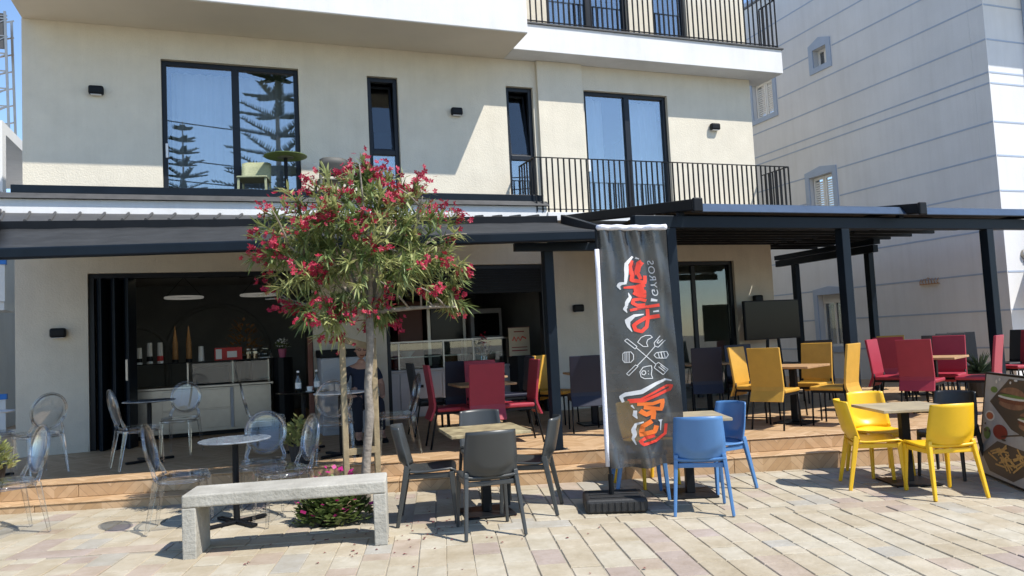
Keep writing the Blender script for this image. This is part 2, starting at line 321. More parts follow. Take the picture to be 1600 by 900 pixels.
for s in stones:
    dz = rnd.uniform(-.003, .003)
    if s in near:
        o = bpy.data.objects.new('paving_stone', stone_mesh(s[2], s[3])); COL.objects.link(o); o.parent = pave; o.location = (s[0], s[1], dz); o.rotation_euler = (rnd.uniform(-.006, .006), rnd.uniform(-.006, .006), rnd.uniform(-.012, .012))
    else:
        a, b = s[2] / 2 - .0025, s[3] / 2 - .0025; c = .007; n0 = len(rest.f)
        vs = [(s[0] + x, s[1] + y, -.02 + dz) for x, y in ((-a, -b), (a, -b), (a, b), (-a, b))] + [(s[0] + x, s[1] + y, dz) for x, y in ((-a + c, -b + c), (a - c, -b + c), (a - c, b - c), (-a + c, b - c))]
        rest.add(vs, [(4, 5, 6, 7)] + [(i, (i + 1) % 4, 4 + (i + 1) % 4, 4 + i) for i in range(4)]); rv += [rnd.random()] * (len(rest.f) - n0)
ro = tag(rest.build('paving_stones', 'stone', pave), kind='stuff')
at = ro.data.attributes.new('rnd', 'FLOAT', 'FACE')
for i, x in enumerate(rv): at.data[i].value = x

# ================================================================== TERRACE (setting) with steps
terr = bpy.data.objects.new('terrace', None); COL.objects.link(terr); tag(terr, kind='structure'); terr.rotation_euler = (0, 0, -SA)
def uv(x, y): return (math.cos(SA) * x - math.sin(SA) * y, math.sin(SA) * x + math.cos(SA) * y)
TZ = .28; V1, V2 = 8.14, 8.41
poly = [(-6.5, V2 + .012), (11.5, V2 + .012)] + [uv(14, 20.0), uv(-5, 20.0)]
MB().prism([(p[0], p[1], 0) for p in poly], (0, 0, -.1), (0, 0, TZ)).build('platform', 'plank', terr)
MB().prism([(-6.5, V1 + .012, 0), (11.5, V1 + .012, 0), (11.5, V2 + .02, 0), (-6.5, V2 + .02, 0)], (0, 0, -.25), (0, 0, .128)).build('lower_step', 'plank', terr)
tl = 1.2; i = 0; u = -6.5
rt_m = {}
def tile(name, x0, x1, y0, y1, z0, z1):
    k = tuple(round(q, 3) for q in (x1 - x0, y1 - y0, z1 - z0))
    if k not in rt_m:
        o = MB().box(0, k[0], 0, k[1], 0, k[2]).build(name, 'plank', terr); rt_m[k] = o.data; bm = bmesh.new(); bm.from_mesh(o.data); bmesh.ops.bevel(bm, geom=bm.edges[:], offset=.003, segments=1, affect='EDGES'); bm.to_mesh(o.data); bm.free()
    else:
        o = bpy.data.objects.new(name, rt_m[k]); COL.objects.link(o); o.parent = terr
    o.location = (x0, y0, z0)
while u < 11.0:
    g = .003
    tile('riser_tile', u + g, u + tl - g, V1, V1 + .012, -.24, .126); tile('riser_tile', u + g + .3, u + tl - g + .3, V2, V2 + .012, .142, .266)
    tile('tread_tile', u + g, u + tl - g, V1 - .008, V2 - .001, .1285, .1405); u += tl
u = -6.5
while u < 11.0: tile('nosing_tile', u + .003, u + tl - .003, V2 - .008, V2 + .30, TZ + .0006, TZ + .0106); u += tl
TZ = .2805

# ================================================================== MAIN BUILDING
bld = thing('cafe_building', 'cream rendered building with dark framed glass doors and a projecting white upper storey', 'building')
XL, XR, YF, YG, ZS = -2.66, 9.86, 12.30, 12.10, 6.46
D1 = (-.86, 1.14, 3.62, 6.01); W1 = (2.23, 2.74, 3.95, 5.98); W2 = (4.66, 5.17, 3.95, 5.98); D2 = (6.17, 7.93, 3.62, 6.01)
holed_wall('upper_wall', 'plaster', bld, XL, XR, 3.40, ZS - .003, YF, YF + .28, [D1, W1, W2, D2])
O1 = (-1.84, 1.22, TZ - .004, 2.76); O2 = (2.35, 5.15, TZ - .004, 2.81); O3 = (6.10, 9.04, TZ - .004, 2.82)
gwall = holed_wall('ground_wall', 'plaster_lo', bld, XL - .06, XR + .06, TZ - .005, 3.40, YG, YG + .35, [O1, O2, O3])
MB().box(5.24, 6.12, YF - .07, YF + .02, 3.62, ZS - .003).build('pilaster', 'plaster', bld, bevel=.006)
MB().box(XL, XL + .25, YF + .285, 21, TZ, 9.6).build('side_wall', 'plaster', bld); MB().box(XR - .25, XR, YF + .285, 21, TZ, 9.6).build('side_wall', 'plaster', bld)
MB().box(XL, XR, 21, 21.3, TZ, 9.6).build('back_wall', 'plaster', bld); MB().box(XL - .02, XR + .02, YF + .29, 21, 9.6, 9.8).build('roof', 'white', bld)
# first-floor slab (white fascia), parapet, soffit block, balcony slab
MB().box(XL - .1, 4.98, 11.50, YF - .002, 3.50, 3.70).build('fascia', 'white', bld, bevel=.008)
MB().box(4.981, XR + .12, 11.47, YF - .003, 3.46, 3.60).build('balcony_slab', 'white', bld, bevel=.006)
pr = MB().prism([(0, 11.44, 3.702), (0, 11.62, 3.702), (0, 11.62, 3.79), (0, 11.55, 3.79)], (XL - .12, 0, 0), (5.0, 0, 0)).build('parapet_ledge', 'roofsheet', bld)
MB().box(XL + .02, 4.93, 11.56, 11.66, 3.791, 3.90).build('coping', 'navy', pr, bevel=.006)
MB().box(XL, 4.65, 11.13, YF + .3, ZS, 9.6).build('upper_storey', 'white', bld, bevel=.012)
MB().box(4.651, 10.30, 11.82, YF + .3, ZS, 6.93).build('upper_balcony_slab', 'white', bld, bevel=.008)
MB().box(4.66, 10.33, 11.79, YF, 6.931, 6.96).build('balcony_edge', 'roofsheet', bld)
MB().box(XL + .012, 4.640, 11.145, YF - .002, ZS - .006, ZS - .0005).build('soffit', 'soffit', bld)
UD1 = (5.55, 7.2, 6.97, 9.2); UD2 = (7.75, 8.5, 6.97, 9.2)
holed_wall('top_wall', 'plaster', bld, 4.66, XR, 6.965, 9.598, YF + .02, YF + .285, [UD1, UD2])
# inner slabs and party walls, so rooms are dark
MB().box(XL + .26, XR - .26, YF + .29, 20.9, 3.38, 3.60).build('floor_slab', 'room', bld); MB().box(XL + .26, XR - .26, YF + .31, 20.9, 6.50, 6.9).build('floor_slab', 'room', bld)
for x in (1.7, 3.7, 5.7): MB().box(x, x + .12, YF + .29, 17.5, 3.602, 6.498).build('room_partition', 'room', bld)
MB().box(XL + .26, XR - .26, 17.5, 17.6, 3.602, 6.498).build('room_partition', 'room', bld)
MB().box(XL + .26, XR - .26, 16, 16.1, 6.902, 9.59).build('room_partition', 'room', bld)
def window(nm, r, yw, mull=None, transom=None, fw_=.07, handle=None):
    x0, x1, z0, z1 = r; e = .002; yo = yw + .07
    f = MB()
    f.box(x0 + e, x0 + fw_, yo, yo + .09, z0 + e, z1 - e); f.box(x1 - fw_, x1 - e, yo, yo + .09, z0 + e, z1 - e); f.box(x0 + fw_, x1 - fw_, yo, yo + .09, z1 - fw_, z1 - e); f.box(x0 + fw_, x1 - fw_, yo, yo + .09, z0 + e, z0 + fw_)
    fo = f.build(nm, 'frame', bld, bevel=.004)
    cells = [(x0 + fw_, x1 - fw_, z0 + fw_, z1 - fw_)]
    if mull is not None:
        MB().box(mull - .055, mull + .055, yo - .012, yo + .08, z0 + fw_ + .001, z1 - fw_ - .001).build('mullion', 'frame', fo, bevel=.004); cells = [(x0 + fw_, mull - .055, z0 + fw_, z1 - fw_), (mull + .055, x1 - fw_, z0 + fw_, z1 - fw_)]
    if transom is not None:
        MB().box(x0 + fw_ + .001, x1 - fw_ - .001, yo - .006, yo + .08, transom - .04, transom + .04).build('transom', 'frame', fo, bevel=.004); cells = [(x0 + fw_, x1 - fw_, z0 + fw_, transom - .04), (x0 + fw_, x1 - fw_, transom + .04, z1 - fw_)]
    for k, (a, b, c, d) in enumerate(cells):
        if transom is not None and k == 1:
            sash = MB().box(a, a + .035, 0, .03, 0, d - c).box(b - .035, b, 0, .03, 0, d - c).box(a + .035, b - .035, 0, .03, d - c - .035, d - c).box(a + .035, b - .035, 0, .03, 0, .035).build('tilted_sash', 'frame', fo); sash.location = (0, yo + .05, c + .004); sash.rotation_euler = (R(-8), 0, 0)
            MB().box(a + .03, b - .03, .012, .018, .03, d - c - .03).build('pane', 'glass_in', sash); continue
        MB().box(a - .01, b + .01, yo + .035 + .012 * k, yo + .043 + .012 * k, c - .01, d + .01).build('pane', 'glass', fo)
    if handle: MB().box(handle[0] - .018, handle[0] + .018, yo - .03, yo, handle[1] - .11, handle[1] + .11).build('handle', 'white_paint', fo, bevel=.008)
    return fo
window('sliding_door', D1, YF, mull=.19, handle=(-.80, 4.62)); window('narrow_window', W1, YF, transom=4.72); window('narrow_window', W2, YF, transom=4.72)
window('sliding_door', D2, YF, mull=7.08, handle=(6.235, 4.62)); window('sliding_door', UD1, YF + .02, mull=6.4); window('upper_window', UD2, YF + .02)
def curtain(x0, x1, z0, z1, y, nm='curtain'):
    b = MB(); n = int((x1 - x0) / .02); vs = []
    for i in range(n + 1):
        x = x0 + (x1 - x0) * i / n; yy = y + .035 * math.sin(x * 41 + 1.3 * math.sin(x * 9)) + .012 * math.sin(x * 97)
        vs += [(x, yy, z0), (x + .01 * math.sin(x * 13), yy + .01, z1)]
    b.add(vs, [(2 * i, 2 * i + 2, 2 * i + 3, 2 * i + 1) for i in range(n)]); o = b.build(nm, 'curtain', bld, smooth=True); return o
curtain(-.75, .55, 3.66, 5.98, YF + .5); curtain(.55, 1.1, 3.66, 5.98, YF + .56); curtain(6.22, 6.72, 3.66, 5.98, YF + .42); curtain(7.15, 7.9, 3.66, 5.98, YF + .42); curtain(5.6, 6.3, 7.0, 9.1, YF + .5)
# railings: every baluster a piece
def railing(nm, pts, z0, z1, step=.105):
    ro_ = None; cache_b = None
    b = MB()
    for a, c in zip(pts[:-1], pts[1:]):
        a, c = Vector(a + (0,)), Vector(c + (0,))
        b.bar(a + Vector((0, 0, z1)), c + Vector((0, 0, z1)), .035, .012); b.bar(a + Vector((0, 0, z0 + .05)), c + Vector((0, 0, z0 + .05)), .03, .012)
    ro_ = b.build(nm, 'black', bld)
    for a, c in zip(pts[:-1], pts[1:]):
        a, c = Vector(a), Vector(c); n = max(1, int((c - a).length / step))
        for i in range(n + 1):
            if i == n and c != Vector(pts[-1]): continue
            p = a.lerp(c, i / n)
            if cache_b is None:
                o = MB().box(-.011, .011, -.011, .011, 0, z1 - z0 - .012).build('baluster', 'black', ro_); cache_b = o.data
            else:
                o = bpy.data.objects.new('baluster', cache_b); COL.objects.link(o); o.parent = ro_
            o.location = (p.x, p.y, z0)
railing('balcony_railing', [(4.80, YF - .1), (4.80, 11.50), (9.97, 11.50), (9.97, YF - .02)], 3.604, 4.52)
railing('upper_railing', [(4.70, 11.86), (10.24, 11.86), (10.24, YF + .02)], 6.962, 7.95)
# wall lamps
def wall_lamp(x, z, y):
    o = MB().box(x - .10, x + .10, y - .10, y - .002, z - .065, z + .065).build('wall_lamp', 'black', bld, bevel=.03, seg=3)
    MB().box(x - .07, x + .07, y - .085, y - .02, z - .071, z - .066).build('lens', 'cup', o)
for x in (-1.72, 3.73, 8.94): wall_lamp(x, 5.45, YF)
for x, z in ((-2.2, 1.94), (1.68, 2.0), (5.71, 2.02), (9.50, 2.08)): wall_lamp(x, z, YG)
MB().box(XL - .05, XL + .8, YG - .012, YG - .001, TZ + .001, TZ + .08).build('skirting', 'plaster_lo', bld)
# ---- ground floor: door frames, folded accordion door, roller shutter box, interior
def door_frame(r, nm='opening_frame', t=.07):
    x0, x1, z0, z1 = r
    MB().box(x0 + .002, x0 + t, YG + .06, YG + .2, z0 + .006, z1 - .002).box(x1 - t, x1 - .002, YG + .06, YG + .2, z0 + .006, z1 - .002).box(x0 + t, x1 - t, YG + .06, YG + .2, z1 - t, z1 - .002).build(nm, 'frame', bld, bevel=.004)
for r in (O1, O2, O3): door_frame(r)
ad = None
fold = thing('folding_door', 'dark folded accordion door stacked at the left side of the shop opening', 'door', (-1.76, YG + .02, TZ))
for k in range(6):
    x = .0 + k * .085; sgn = 1 if k % 2 else -1
    MB().bar((x + .04, .03, .0), (x + .04, .03, 2.40), .022, .30, upv=(.25 * sgn, 1, 0)).build('door_panel', 'navy', fold, bevel=.003)
MB().box(.40, .43, -.19, -.16, .95, 1.25).build('handle', 'steel', fold, bevel=.005)
sh = MB().box(O2[0] + .07, O2[1] - .07, YG + .08, YG + .12, 2.33, 2.74).build('roller_shutter', 'navy', bld)
for k in range(9): MB().box(O2[0] + .075, O2[1] - .075, YG + .066, YG + .079, 2.335 + k * .045, 2.37 + k * .045).build('shutter_slat', 'black', sh, bevel=.004)
# interior shell
IN = 'shop_wall'
MB().box(XL + .2, XR - .2, 17.2, 17.3, TZ, 3.37).build('shop_back_wall', IN, bld); MB().box(XL + .26, XR - .26, YG + .36, 17.2, 2.98, 3.30).build('shop_ceiling', 'shop_ceil', bld)
for x in (1.55, 5.55): MB().box(x, x + .15, YG + .36, 17.2, TZ, 2.979).build('shop_partition', IN, bld)
for cx, rr in ((-.2, 1.0), (-1.75, .6)):
    b = MB(); pts = [(cx + rr * math.cos(a), 17.17, 1.55 + rr * math.sin(a)) for a in [math.pi * k / 24 for k in range(25)]]; pts = [(cx + rr, 17.17, .5)] + pts + [(cx - rr, 17.17, .5)]
    b.tube(pts, .05, 6); b.build('wall_arch', 'shop_wall', bld, smooth=True)
MB().box(7.2, 7.28, YG + .1, YG + .16, TZ + .005, 2.74).box(8.15, 8.23, YG + .1, YG + .16, TZ + .005, 2.74).build('door_stile', 'frame', bld)
for a, b_ in ((6.18, 7.2), (7.28, 8.15), (8.23, 8.96)): MB().box(a, b_, YG + .125, YG + .132, TZ + .01, 2.74).build('door_glass', 'glass_in', bld)
MB().box(6.13, 6.95, YG + .03, YG + .058, TZ + .006, 2.78).build('dark_panel', 'navy', bld, bevel=.004)
# ceiling lamps
cl = thing('ceiling_lamp', 'square pale ceiling lamp just inside the left shop opening', 'lamp', (-.62, 13.1, 2.978)); MB().box(-.2, .2, -.2, .2, -.09, 0).build('diffuser', 'lamp_glow', cl, bevel=.04); MB().box(-.22, .22, -.22, .22, -.02, -.001).build('base', 'cup', cl)
for k, (x, y) in enumerate(((-1.1, 13.3), (-.4, 13.6), (.3, 13.0), (.25, 13.7))):
    s = thing('spot_lamp', 'small black ceiling spotlight ' + ('nearest the folded door', 'under the square ceiling lamp', 'at the front right of the left shop', 'behind the front right spotlight')[k], 'lamp', (x, y, 2.978), 0, 'black ceiling spotlights in the left shop'); MB().lathe([(.055, -.17), (.055, -.02)], 12).build('body', 'black', s); MB().lathe([(.03, -.02), (.03, 0)], 10).build('mount', 'black', s)
for k, (x, y) in enumerate(((-.75, 15.2), (.55, 15.0))):
    s = thing('ring_light', ('left', 'right')[k] + ' of two pale ring lights hanging in the left shop', 'lamp', (x, y, 2.60)); b = MB(); b.tube([(.32 * math.cos(2 * math.pi * q / 28), .32 * math.sin(2 * math.pi * q / 28), 0) for q in range(29)], .022, 6); b.build('ring', 'ring_glow', s, smooth=True)
    MB().tube([(.32, 0, 0), (0, 0, .378)], .004, 4).tube([(-.32, 0, 0), (0, 0, .378)], .004, 4).build('cable', 'black', s)
# counters
ct = thing('steel_counter', 'brushed steel counter with two fronts inside the left shop', 'counter', (0, 0, TZ))
MB().box(-1.55, .62, 13.0, 13.7, .06, .74).build('body', 'steel', ct, bevel=.006); MB().box(-1.58, .66, 12.96, 13.74, .742, .78).build('worktop', 'steel', ct, bevel=.006); MB().box(-1.5, .6, 13.06, 13.6, .001, .06).build('plinth', 'black', ct)
for a, b_, c, d in ((-.98, .0, .12, .40), (-.98, .0, .42, .71), (.06, .58, .10, .71)): MB().box(a, b_, 12.985, 12.999, c, d).build('front_panel', 'steel', ct, bevel=.003)
MB().box(.005, .05, 12.97, 12.999, .1, .73).build('corner_trim', 'white_app', ct, bevel=.004)
sf = thing('display_shelf', 'glass display shelf with steel posts standing on the steel counter', 'shelf', (0, 0, TZ + .781))
for x in (-1.45, -.62, .05, .6): MB().box(x - .012, x + .012, 13.2, 13.224, .0, .36).build('post', 'steel', sf)
MB().box(-1.5, .62, 13.12, 13.6, .361, .373).build('shelf_board', 'black', sf); MB().box(-.6, .6, 13.19, 13.196, .02, .34).build('glass_front', 'glass_in', sf)
MB().box(-.55, 0.0, 13.3, 13.5, .001, .28).build('machine', 'navy', sf, bevel=.02)
SZ = TZ + .781 + .374
def cup_stack(x, h, band, lab, r=.045):
    o = thing('cup_stack', lab, 'cups', (x, 13.3, SZ)); MB().lathe([(r, 0), (r * .82, h)], 14).build('cups', 'cup', o, smooth=False)
    MB().lathe([(r * 1.03, h * .12), (r * .97, h * .36)], 14).build('print_band', band, o)
cup_stack(-1.32, .26, 'black', 'leftmost stack of paper cups on the shop shelf'); cup_stack(-1.17, .33, 'black', 'tall black-printed stack of paper cups on the shop shelf'); cup_stack(-1.02, .33, 'red', 'red-printed stack of paper cups on the shop shelf'); cup_stack(-.42, .24, 'cup', 'plain white stack of paper cups right of the wafer cones')
for k, x in enumerate((-.80, -.60)):
    o = thing('wafer_cone', ('left', 'right')[k] + ' tall stack of pointed wafer cones on the shop shelf', 'cones', (x, 13.3, SZ)); MB().lathe([(.05, .0), (.05, .05)], 12).build('holder', 'black', o); MB().lathe([(.046, .05), (.04, .3), (.004, .58)], 12).build('cones', 'cone', o, smooth=True)
o = thing('red_box', 'red and white carton on the shop shelf', 'box', (-.08, 13.3, SZ)); MB().box(-.14, .28, -.06, .06, 0, .2).build('carton', 'red', o); MB().box(-.12, -.03, -.064, -.061, .02, .18).build('print', 'cup', o); MB().box(.05, .2, -.064, -.061, .04, .14).build('print', 'cup', o)
for k, x in enumerate((.30, .40)):
    o = thing('jar', ('left', 'right')[k] + ' lidded jar beside the red carton on the shelf', 'jar', (x, 13.25, SZ)); MB().lathe([(.04, 0), (.04, .12), (.03, .14)], 12).build('body', 'bottle', o); MB().lathe([(.034, .141), (.034, .165)], 12).build('lid', 'cup', o); MB().lathe([(.034, .004), (.034, .08)], 12).build('filling', 'cone', o)
o = thing('cake_dome', 'glass cake dome at the right of the shop shelf', 'cake dome', (.56, 13.4, SZ)); MB().lathe([(.13, 0), (.13, .015)], 20).build('plate', 'cup', o); MB().lathe([(.12, .016), (.118, .09), (.08, .15), (.01, .17)], 20).build('dome', 'glass_in', o, smooth=True)
def bush(parent, r, h, n, ms, seed, leaf=.05, z0=0, name='foliage', wid=.3, squash=1.0):
    rr = random.Random(seed); b = MB()
    for i in range(n):
        a = rr.random() * 6.283; q = rr.random() ** .5; z = rr.random(); rad = r * q * (1 - .5 * z * z)
        p = Vector((rad * math.cos(a), rad * math.sin(a) * squash, z0 + h * z * (1 - .35 * q))); d = Vector((math.cos(a) * .8, math.sin(a) * .8, .5 + rr.uniform(-.6, .6))).normalized(); s = d.cross(Vector((rr.uniform(-.3, .3), rr.uniform(-.3, .3), 1))).normalized(); L_ = leaf * rr.uniform(.6, 1.3)
        b.add([p, p + d * L_ * .5 + s * L_ * wid, p + d * L_, p + d * L_ * .5 - s * L_ * wid], [(0, 1, 2, 3)])
    o = b.build(name, ms, parent); o['kind'] = 'stuff'; return o
o = thing('potted_flower', 'pink flowers in a pink pot at the right end of the steel counter', 'plant', (.83, 13.25, TZ)); MB().lathe([(.16, 0), (.16, 1.15)], 12).build('pedestal', 'black', o); MB().lathe([(.05, 1.151), (.07, 1.29)], 14).build('pot', 'pinkpot', o); bush(o, .13, .16, 140, 'leaf', 5, .05, 1.29); bush(o, .13, .17, 90, 'white_paint', 6, .04, 1.31, 'flowers', .45)
o = thing('dried_plant', 'tall dried plant against the back of the left shop', 'plant', (.25, 14.3, TZ)); MB().lathe([(.12, 0), (.14, 1.2)], 12).build('stand', 'black', o); bush(o, .3, .75, 200, 'cone', 8, .10, 1.2, 'foliage', .2)
# right shop: white counter, display case
ct = thing('white_counter', 'long white serving counter inside the right shop', 'counter', (0, 0, TZ)); MB().box(1.95, 5.0, 13.1, 13.7, .0, .78).build('body', 'white_app', ct, bevel=.01); MB().box(1.93, 5.02, 13.06, 13.74, .782, .82).build('worktop', 'white_app', ct, bevel=.008)
for k in range(4): MB().box(2.0 + k * .75, 2.72 + k * .75, 13.085, 13.099, .05, .74).build('front_panel', 'white_app', ct, bevel=.004)
MB().box(2.95, 3.15, 13.06, 13.084, .5, .55).box(4.55, 4.66, 13.06, 13.084, .62, .66).build('switch', 'black', ct)
dc = thing('display_case', 'glass food display case with steel posts on the white counter', 'display case', (0, 0, TZ + .821))
for x in (1.98, 2.75, 3.55, 4.1, 4.75): MB().box(x - .014, x + .014, 13.12, 13.148, 0, .46).build('post', 'steel', dc)
MB().box(1.96, 4.78, 13.11, 13.15, .461, .49).build('top_rail', 'steel', dc); MB().box(1.98, 4.75, 13.13, 13.136, .01, .45).build('glass_front', 'glass_in', dc); MB().box(1.98, 4.75, 13.2, 13.65, .2, .215).build('shelf', 'steel', dc); MB().box(1.98, 4.75, 13.2, 13.66, .001, .03).build('tray', 'black', dc)
for k, x in enumerate((2.3, 2.95)):
    o = thing('white_bowl', ('left', 'right')[k] + ' white bowl in the food display case', 'bowl', (x, 13.4, TZ + .821 + .216)); MB().lathe([(.06, 0), (.15, .1), (.14, .1), (.05, .02)], 16).build('bowl', 'cup', o)
o = thing('flower_vase', 'small red and white flowers in a jar by the display case', 'plant', (4.25, 12.98, TZ + .001)); MB().lathe([(.15, 0), (.15, .85)], 12).build('stand', 'black', o); MB().lathe([(.05, .851), (.06, 1.0)], 12).build('jar', 'bottle', o); bush(o, .14, .3, 120, 'white_paint', 11, .045, 1.0, 'foliage', .3); bush(o, .1, .35, 40, 'petal', 12, .05, 1.12, 'flowers', .4)
o = thing('fridge', 'tall steel fridge with a glass door in the right shop', 'fridge', (4.05, 15.0, TZ)); MB().box(-.4, .4, -.35, .35, 0, 2.05).build('cabinet', 'steel', o, bevel=.01); MB().box(-.33, .33, -.372, -.352, .15, 1.95).build('door', 'tv', o, bevel=.01); MB().box(.27, .30, -.40, -.373, .8, 1.3).build('handle', 'white_app', o)
o = thing('oven', 'white oven against the back wall of the right shop', 'oven', (4.85, 14.9, TZ)); MB().box(-.33, .33, -.35, .35, 0, 1.9).build('cabinet', 'white_app', o, bevel=.01); MB().box(-.26, .26, -.372, -.351, 1.35, 1.8).build('door', 'tv', o); MB().box(-.28, .28, -.372, -.351, .2, .9).build('drawer', 'steel', o)
o = thing('wooden_cabinet', 'brown wooden cabinet at the back of the right shop', 'cabinet', (3.35, 15.1, TZ)); MB().box(-.25, .25, -.3, .3, 0, 2.1).build('carcass', 'wood_dark', o, bevel=.01); MB().box(-.22, .22, -.32, -.301, .9, 2.0).build('door', 'wood_dark', o, bevel=.01)
o = thing('shop_poster', 'cream framed poster with red script beside the display case', 'poster', (4.92, 12.95, TZ + .96)); MB().box(-.2, .2, -.01, .01, 0, .5).build('board', mat('cream_card', (.55, .47, .33), .7), o); MB().box(-.215, .215, -.014, .014, -.012, .0).box(-.215, .215, -.014, .014, .5, .512).build('edging', 'wood_dark', o)
b = MB(); b.tube([(-.13, -.013, .27), (-.1, -.013, .34), (-.06, -.013, .26), (-.02, -.013, .33), (.02, -.013, .27), (.06, -.013, .34), (.13, -.013, .30)], .012, 4); b.build('script', 'red_print', o); MB().box(-.15, .15, -.0125, -.0105, .08, .1).box(-.15, .15, -.0125, -.0105, .14, .155).box(-.1, .1, -.0125, -.0105, .42, .44).build('lettering', 'maroon_print', o)
MB().box(-.16, .16, -.3, .3, -.96, -.001).build('stand', 'black', o)
o = thing('white_fridge', 'low white fridge with a dark top standing against the pier', 'fridge', (1.55, 11.72, TZ)); MB().box(-.30, .35, -.3, .3, 0, 1.12).build('cabinet', 'white_app', o, bevel=.015); MB().box(-.31, .36, -.31, .31, 1.122, 1.24).build('top', 'black', o, bevel=.01); MB().box(-.28, .3, -.312, -.301, .08, .95).build('door', 'white_app', o, bevel=.008)
o = thing('red_post', 'slim dark red wooden post beside the white fridge', 'post', (1.14, 11.85, TZ)); MB().box(-.035, .035, -.035, .035, 0, 1.45).build('shaft', 'wood_dark', o, bevel=.004); MB().box(-.05, .05, -.05, .05, 0, .02).build('foot', 'black', o)
o = thing('television', 'large flat black television on a stand before the cream pier', 'television', (9.42, 11.6, TZ)); MB().box(-.62, .62, -.03, .03, 1.02, 1.74).build('bezel', 'black', o, bevel=.008); MB().box(-.60, .60, -.034, -.031, 1.04, 1.72).build('screen', 'tv', o); MB().bar((-.2, 0, 0.02), (-.12, 0, 1.05), .04).bar((.2, 0, 0.02), (.12, 0, 1.05), .04).build('leg', 'black', o); MB().box(-.4, .4, -.22, .22, 0, .03).build('base', 'black', o); MB().box(-.42, .42, -.2, .2, .55, .58).build('shelf', 'black', o)

# ================================================================== PATIO ROOF, AWNING, PERGOLA
roofA = thing('patio_roof', 'dark ribbed metal lean-to roof below the white fascia', 'roof')
def lerp(a, b, t): return Vector(a).lerp(Vector(b), t)
EL, ER = Vector((-2.45, 10.28, 3.19)), Vector((4.25, 9.53, 3.19)); FL, FR = Vector((-2.7, 11.498, 3.50)), Vector((4.9, 11.498, 3.50))
nst = 26
for k in range(nst):
    a0, a1 = lerp(EL, ER, k / nst), lerp(EL, ER, (k + 1) / nst); b0, b1 = lerp(FL, FR, k / nst), lerp(FL, FR, (k + 1) / nst); h = Vector((0, 0, .02))
    q = MB(); q.add([a0, a1, b1, b0, a0 + h * .5, a1 + h * .5, b1 + h * .5, b0 + h * .5], [(0, 3, 2, 1), (4, 5, 6, 7), (0, 1, 5, 4), (1, 2, 6, 5), (2, 3, 7, 6), (3, 0, 4, 7)])
    q.tube([a0 + h * 1.1 + Vector((0, -.03, -.008)), b0 + h * 1.1], .018, 6); q.build('roof_sheet', 'roofsheet', roofA)
dn = Vector((0, 0, -.135))
MB().bar(EL + Vector((-.02, -.03, -.065)), ER + Vector((0, -.03, -.065)), .07, .135).build('eave_beam', 'black', roofA, bevel=.005)
MB().bar(EL + Vector((-.06, 0, -.02)), FL + Vector((-.06, 0, .0)), .07, .13).build('side_beam', 'roofsheet', roofA, bevel=.005)
aw = thing('retractable_awning', 'dark grey fabric awning with a long navy front bar over the terrace', 'awning')
BL, BR = Vector((-2.13, 8.72, 2.62)), Vector((3.88, 7.40, 2.62))
AL, AR = EL + Vector((.02, -.07, -.15)), ER + Vector((0, -.07, -.15))
b = MB(); nx, ny = 40, 8
for j in range(ny + 1):
    for i in range(nx + 1):
        p = lerp(lerp(BL, BR, i / nx), lerp(AL, AR, i / nx), j / ny); p.z += .055 - .02 * math.sin(math.pi * j / ny) + .004 * math.sin(i * 1.7); b.v.append(tuple(p))
b.f = [(j * (nx + 1) + i, j * (nx + 1) + i + 1, (j + 1) * (nx + 1) + i + 1, (j + 1) * (nx + 1) + i) for j in range(ny) for i in range(nx)]
b.build('fabric', 'fabric', aw, smooth=True, solid=.006)
MB().bar(BL + Vector((0, 0, .006)), BR + Vector((0, 0, .006)), .10, .112).build('front_bar', 'navy', aw, bevel=.018)
MB().bar(BL + Vector((-.07, -.03, 0)), AL + Vector((-.07, .0, .1)), .06, .13).build('guide_rail', 'navy', aw, bevel=.006); MB().bar(BR + Vector((.07, -.03, 0)), AR + Vector((.07, 0, .1)), .06, .13).build('guide_rail', 'navy', aw, bevel=.006)
def post(parent, x, y, z1, s=.11, z0=None):
    z0 = TZ if z0 is None else z0
    o = MB().box(x - s / 2, x + s / 2, y - s / 2, y + s / 2, z0 + .011, z1).build('post', 'navy', parent, bevel=.006); MB().box(x - .11, x + .11, y - .11, y + .11, z0, z0 + .0105).build('base_plate', 'navy', o)
    for i, j in ((-.08, -.08), (.08, -.08), (.08, .08), (-.08, .08)): MB().lathe([(.012, .0), (.012, .016)], 8, (x + i, y + j, z0 + .011)).build('bolt', 'steel', o)
post(aw, -2.32, 8.95, 2.56, z0=TZ); post(aw, 3.42, 7.97, 2.60)
MB().bar((3.0, 7.9, 2.56), (4.35, 7.9, 2.56), .08, .09).build('cross_bar', 'navy', aw, bevel=.005)
pg = thing('pergola', 'navy steel pergola with a slatted retractable roof over the right terrace', 'pergola')
MB().box(4.55, 11.75, 7.91, 8.03, 2.79, 2.94).build('front_beam', 'navy', pg, bevel=.008)
for x in (5.04, 7.72, 10.40): post(pg, x, 7.97, 2.788, .13)
MB().box(11.08, 11.2, 10.72, 13.4, 2.80, 2.93).build('side_beam', 'navy', pg, bevel=.006); MB().box(11.06, 11.22, 10.68, 13.4, 2.945, 3.04).build('side_gutter', 'navy', pg, bevel=.006)
for y in (10.9, 12.86): post(pg, 11.14, y, 2.798, .12)
MB().box(5.2, 9.8, 11.99, 12.09, 3.14, 3.3).build('wall_beam', 'navy', pg, bevel=.006); MB().box(9.9, 11.2, 12.9, 13.0, 3.2, 3.34).build('rear_beam', 'navy', pg)
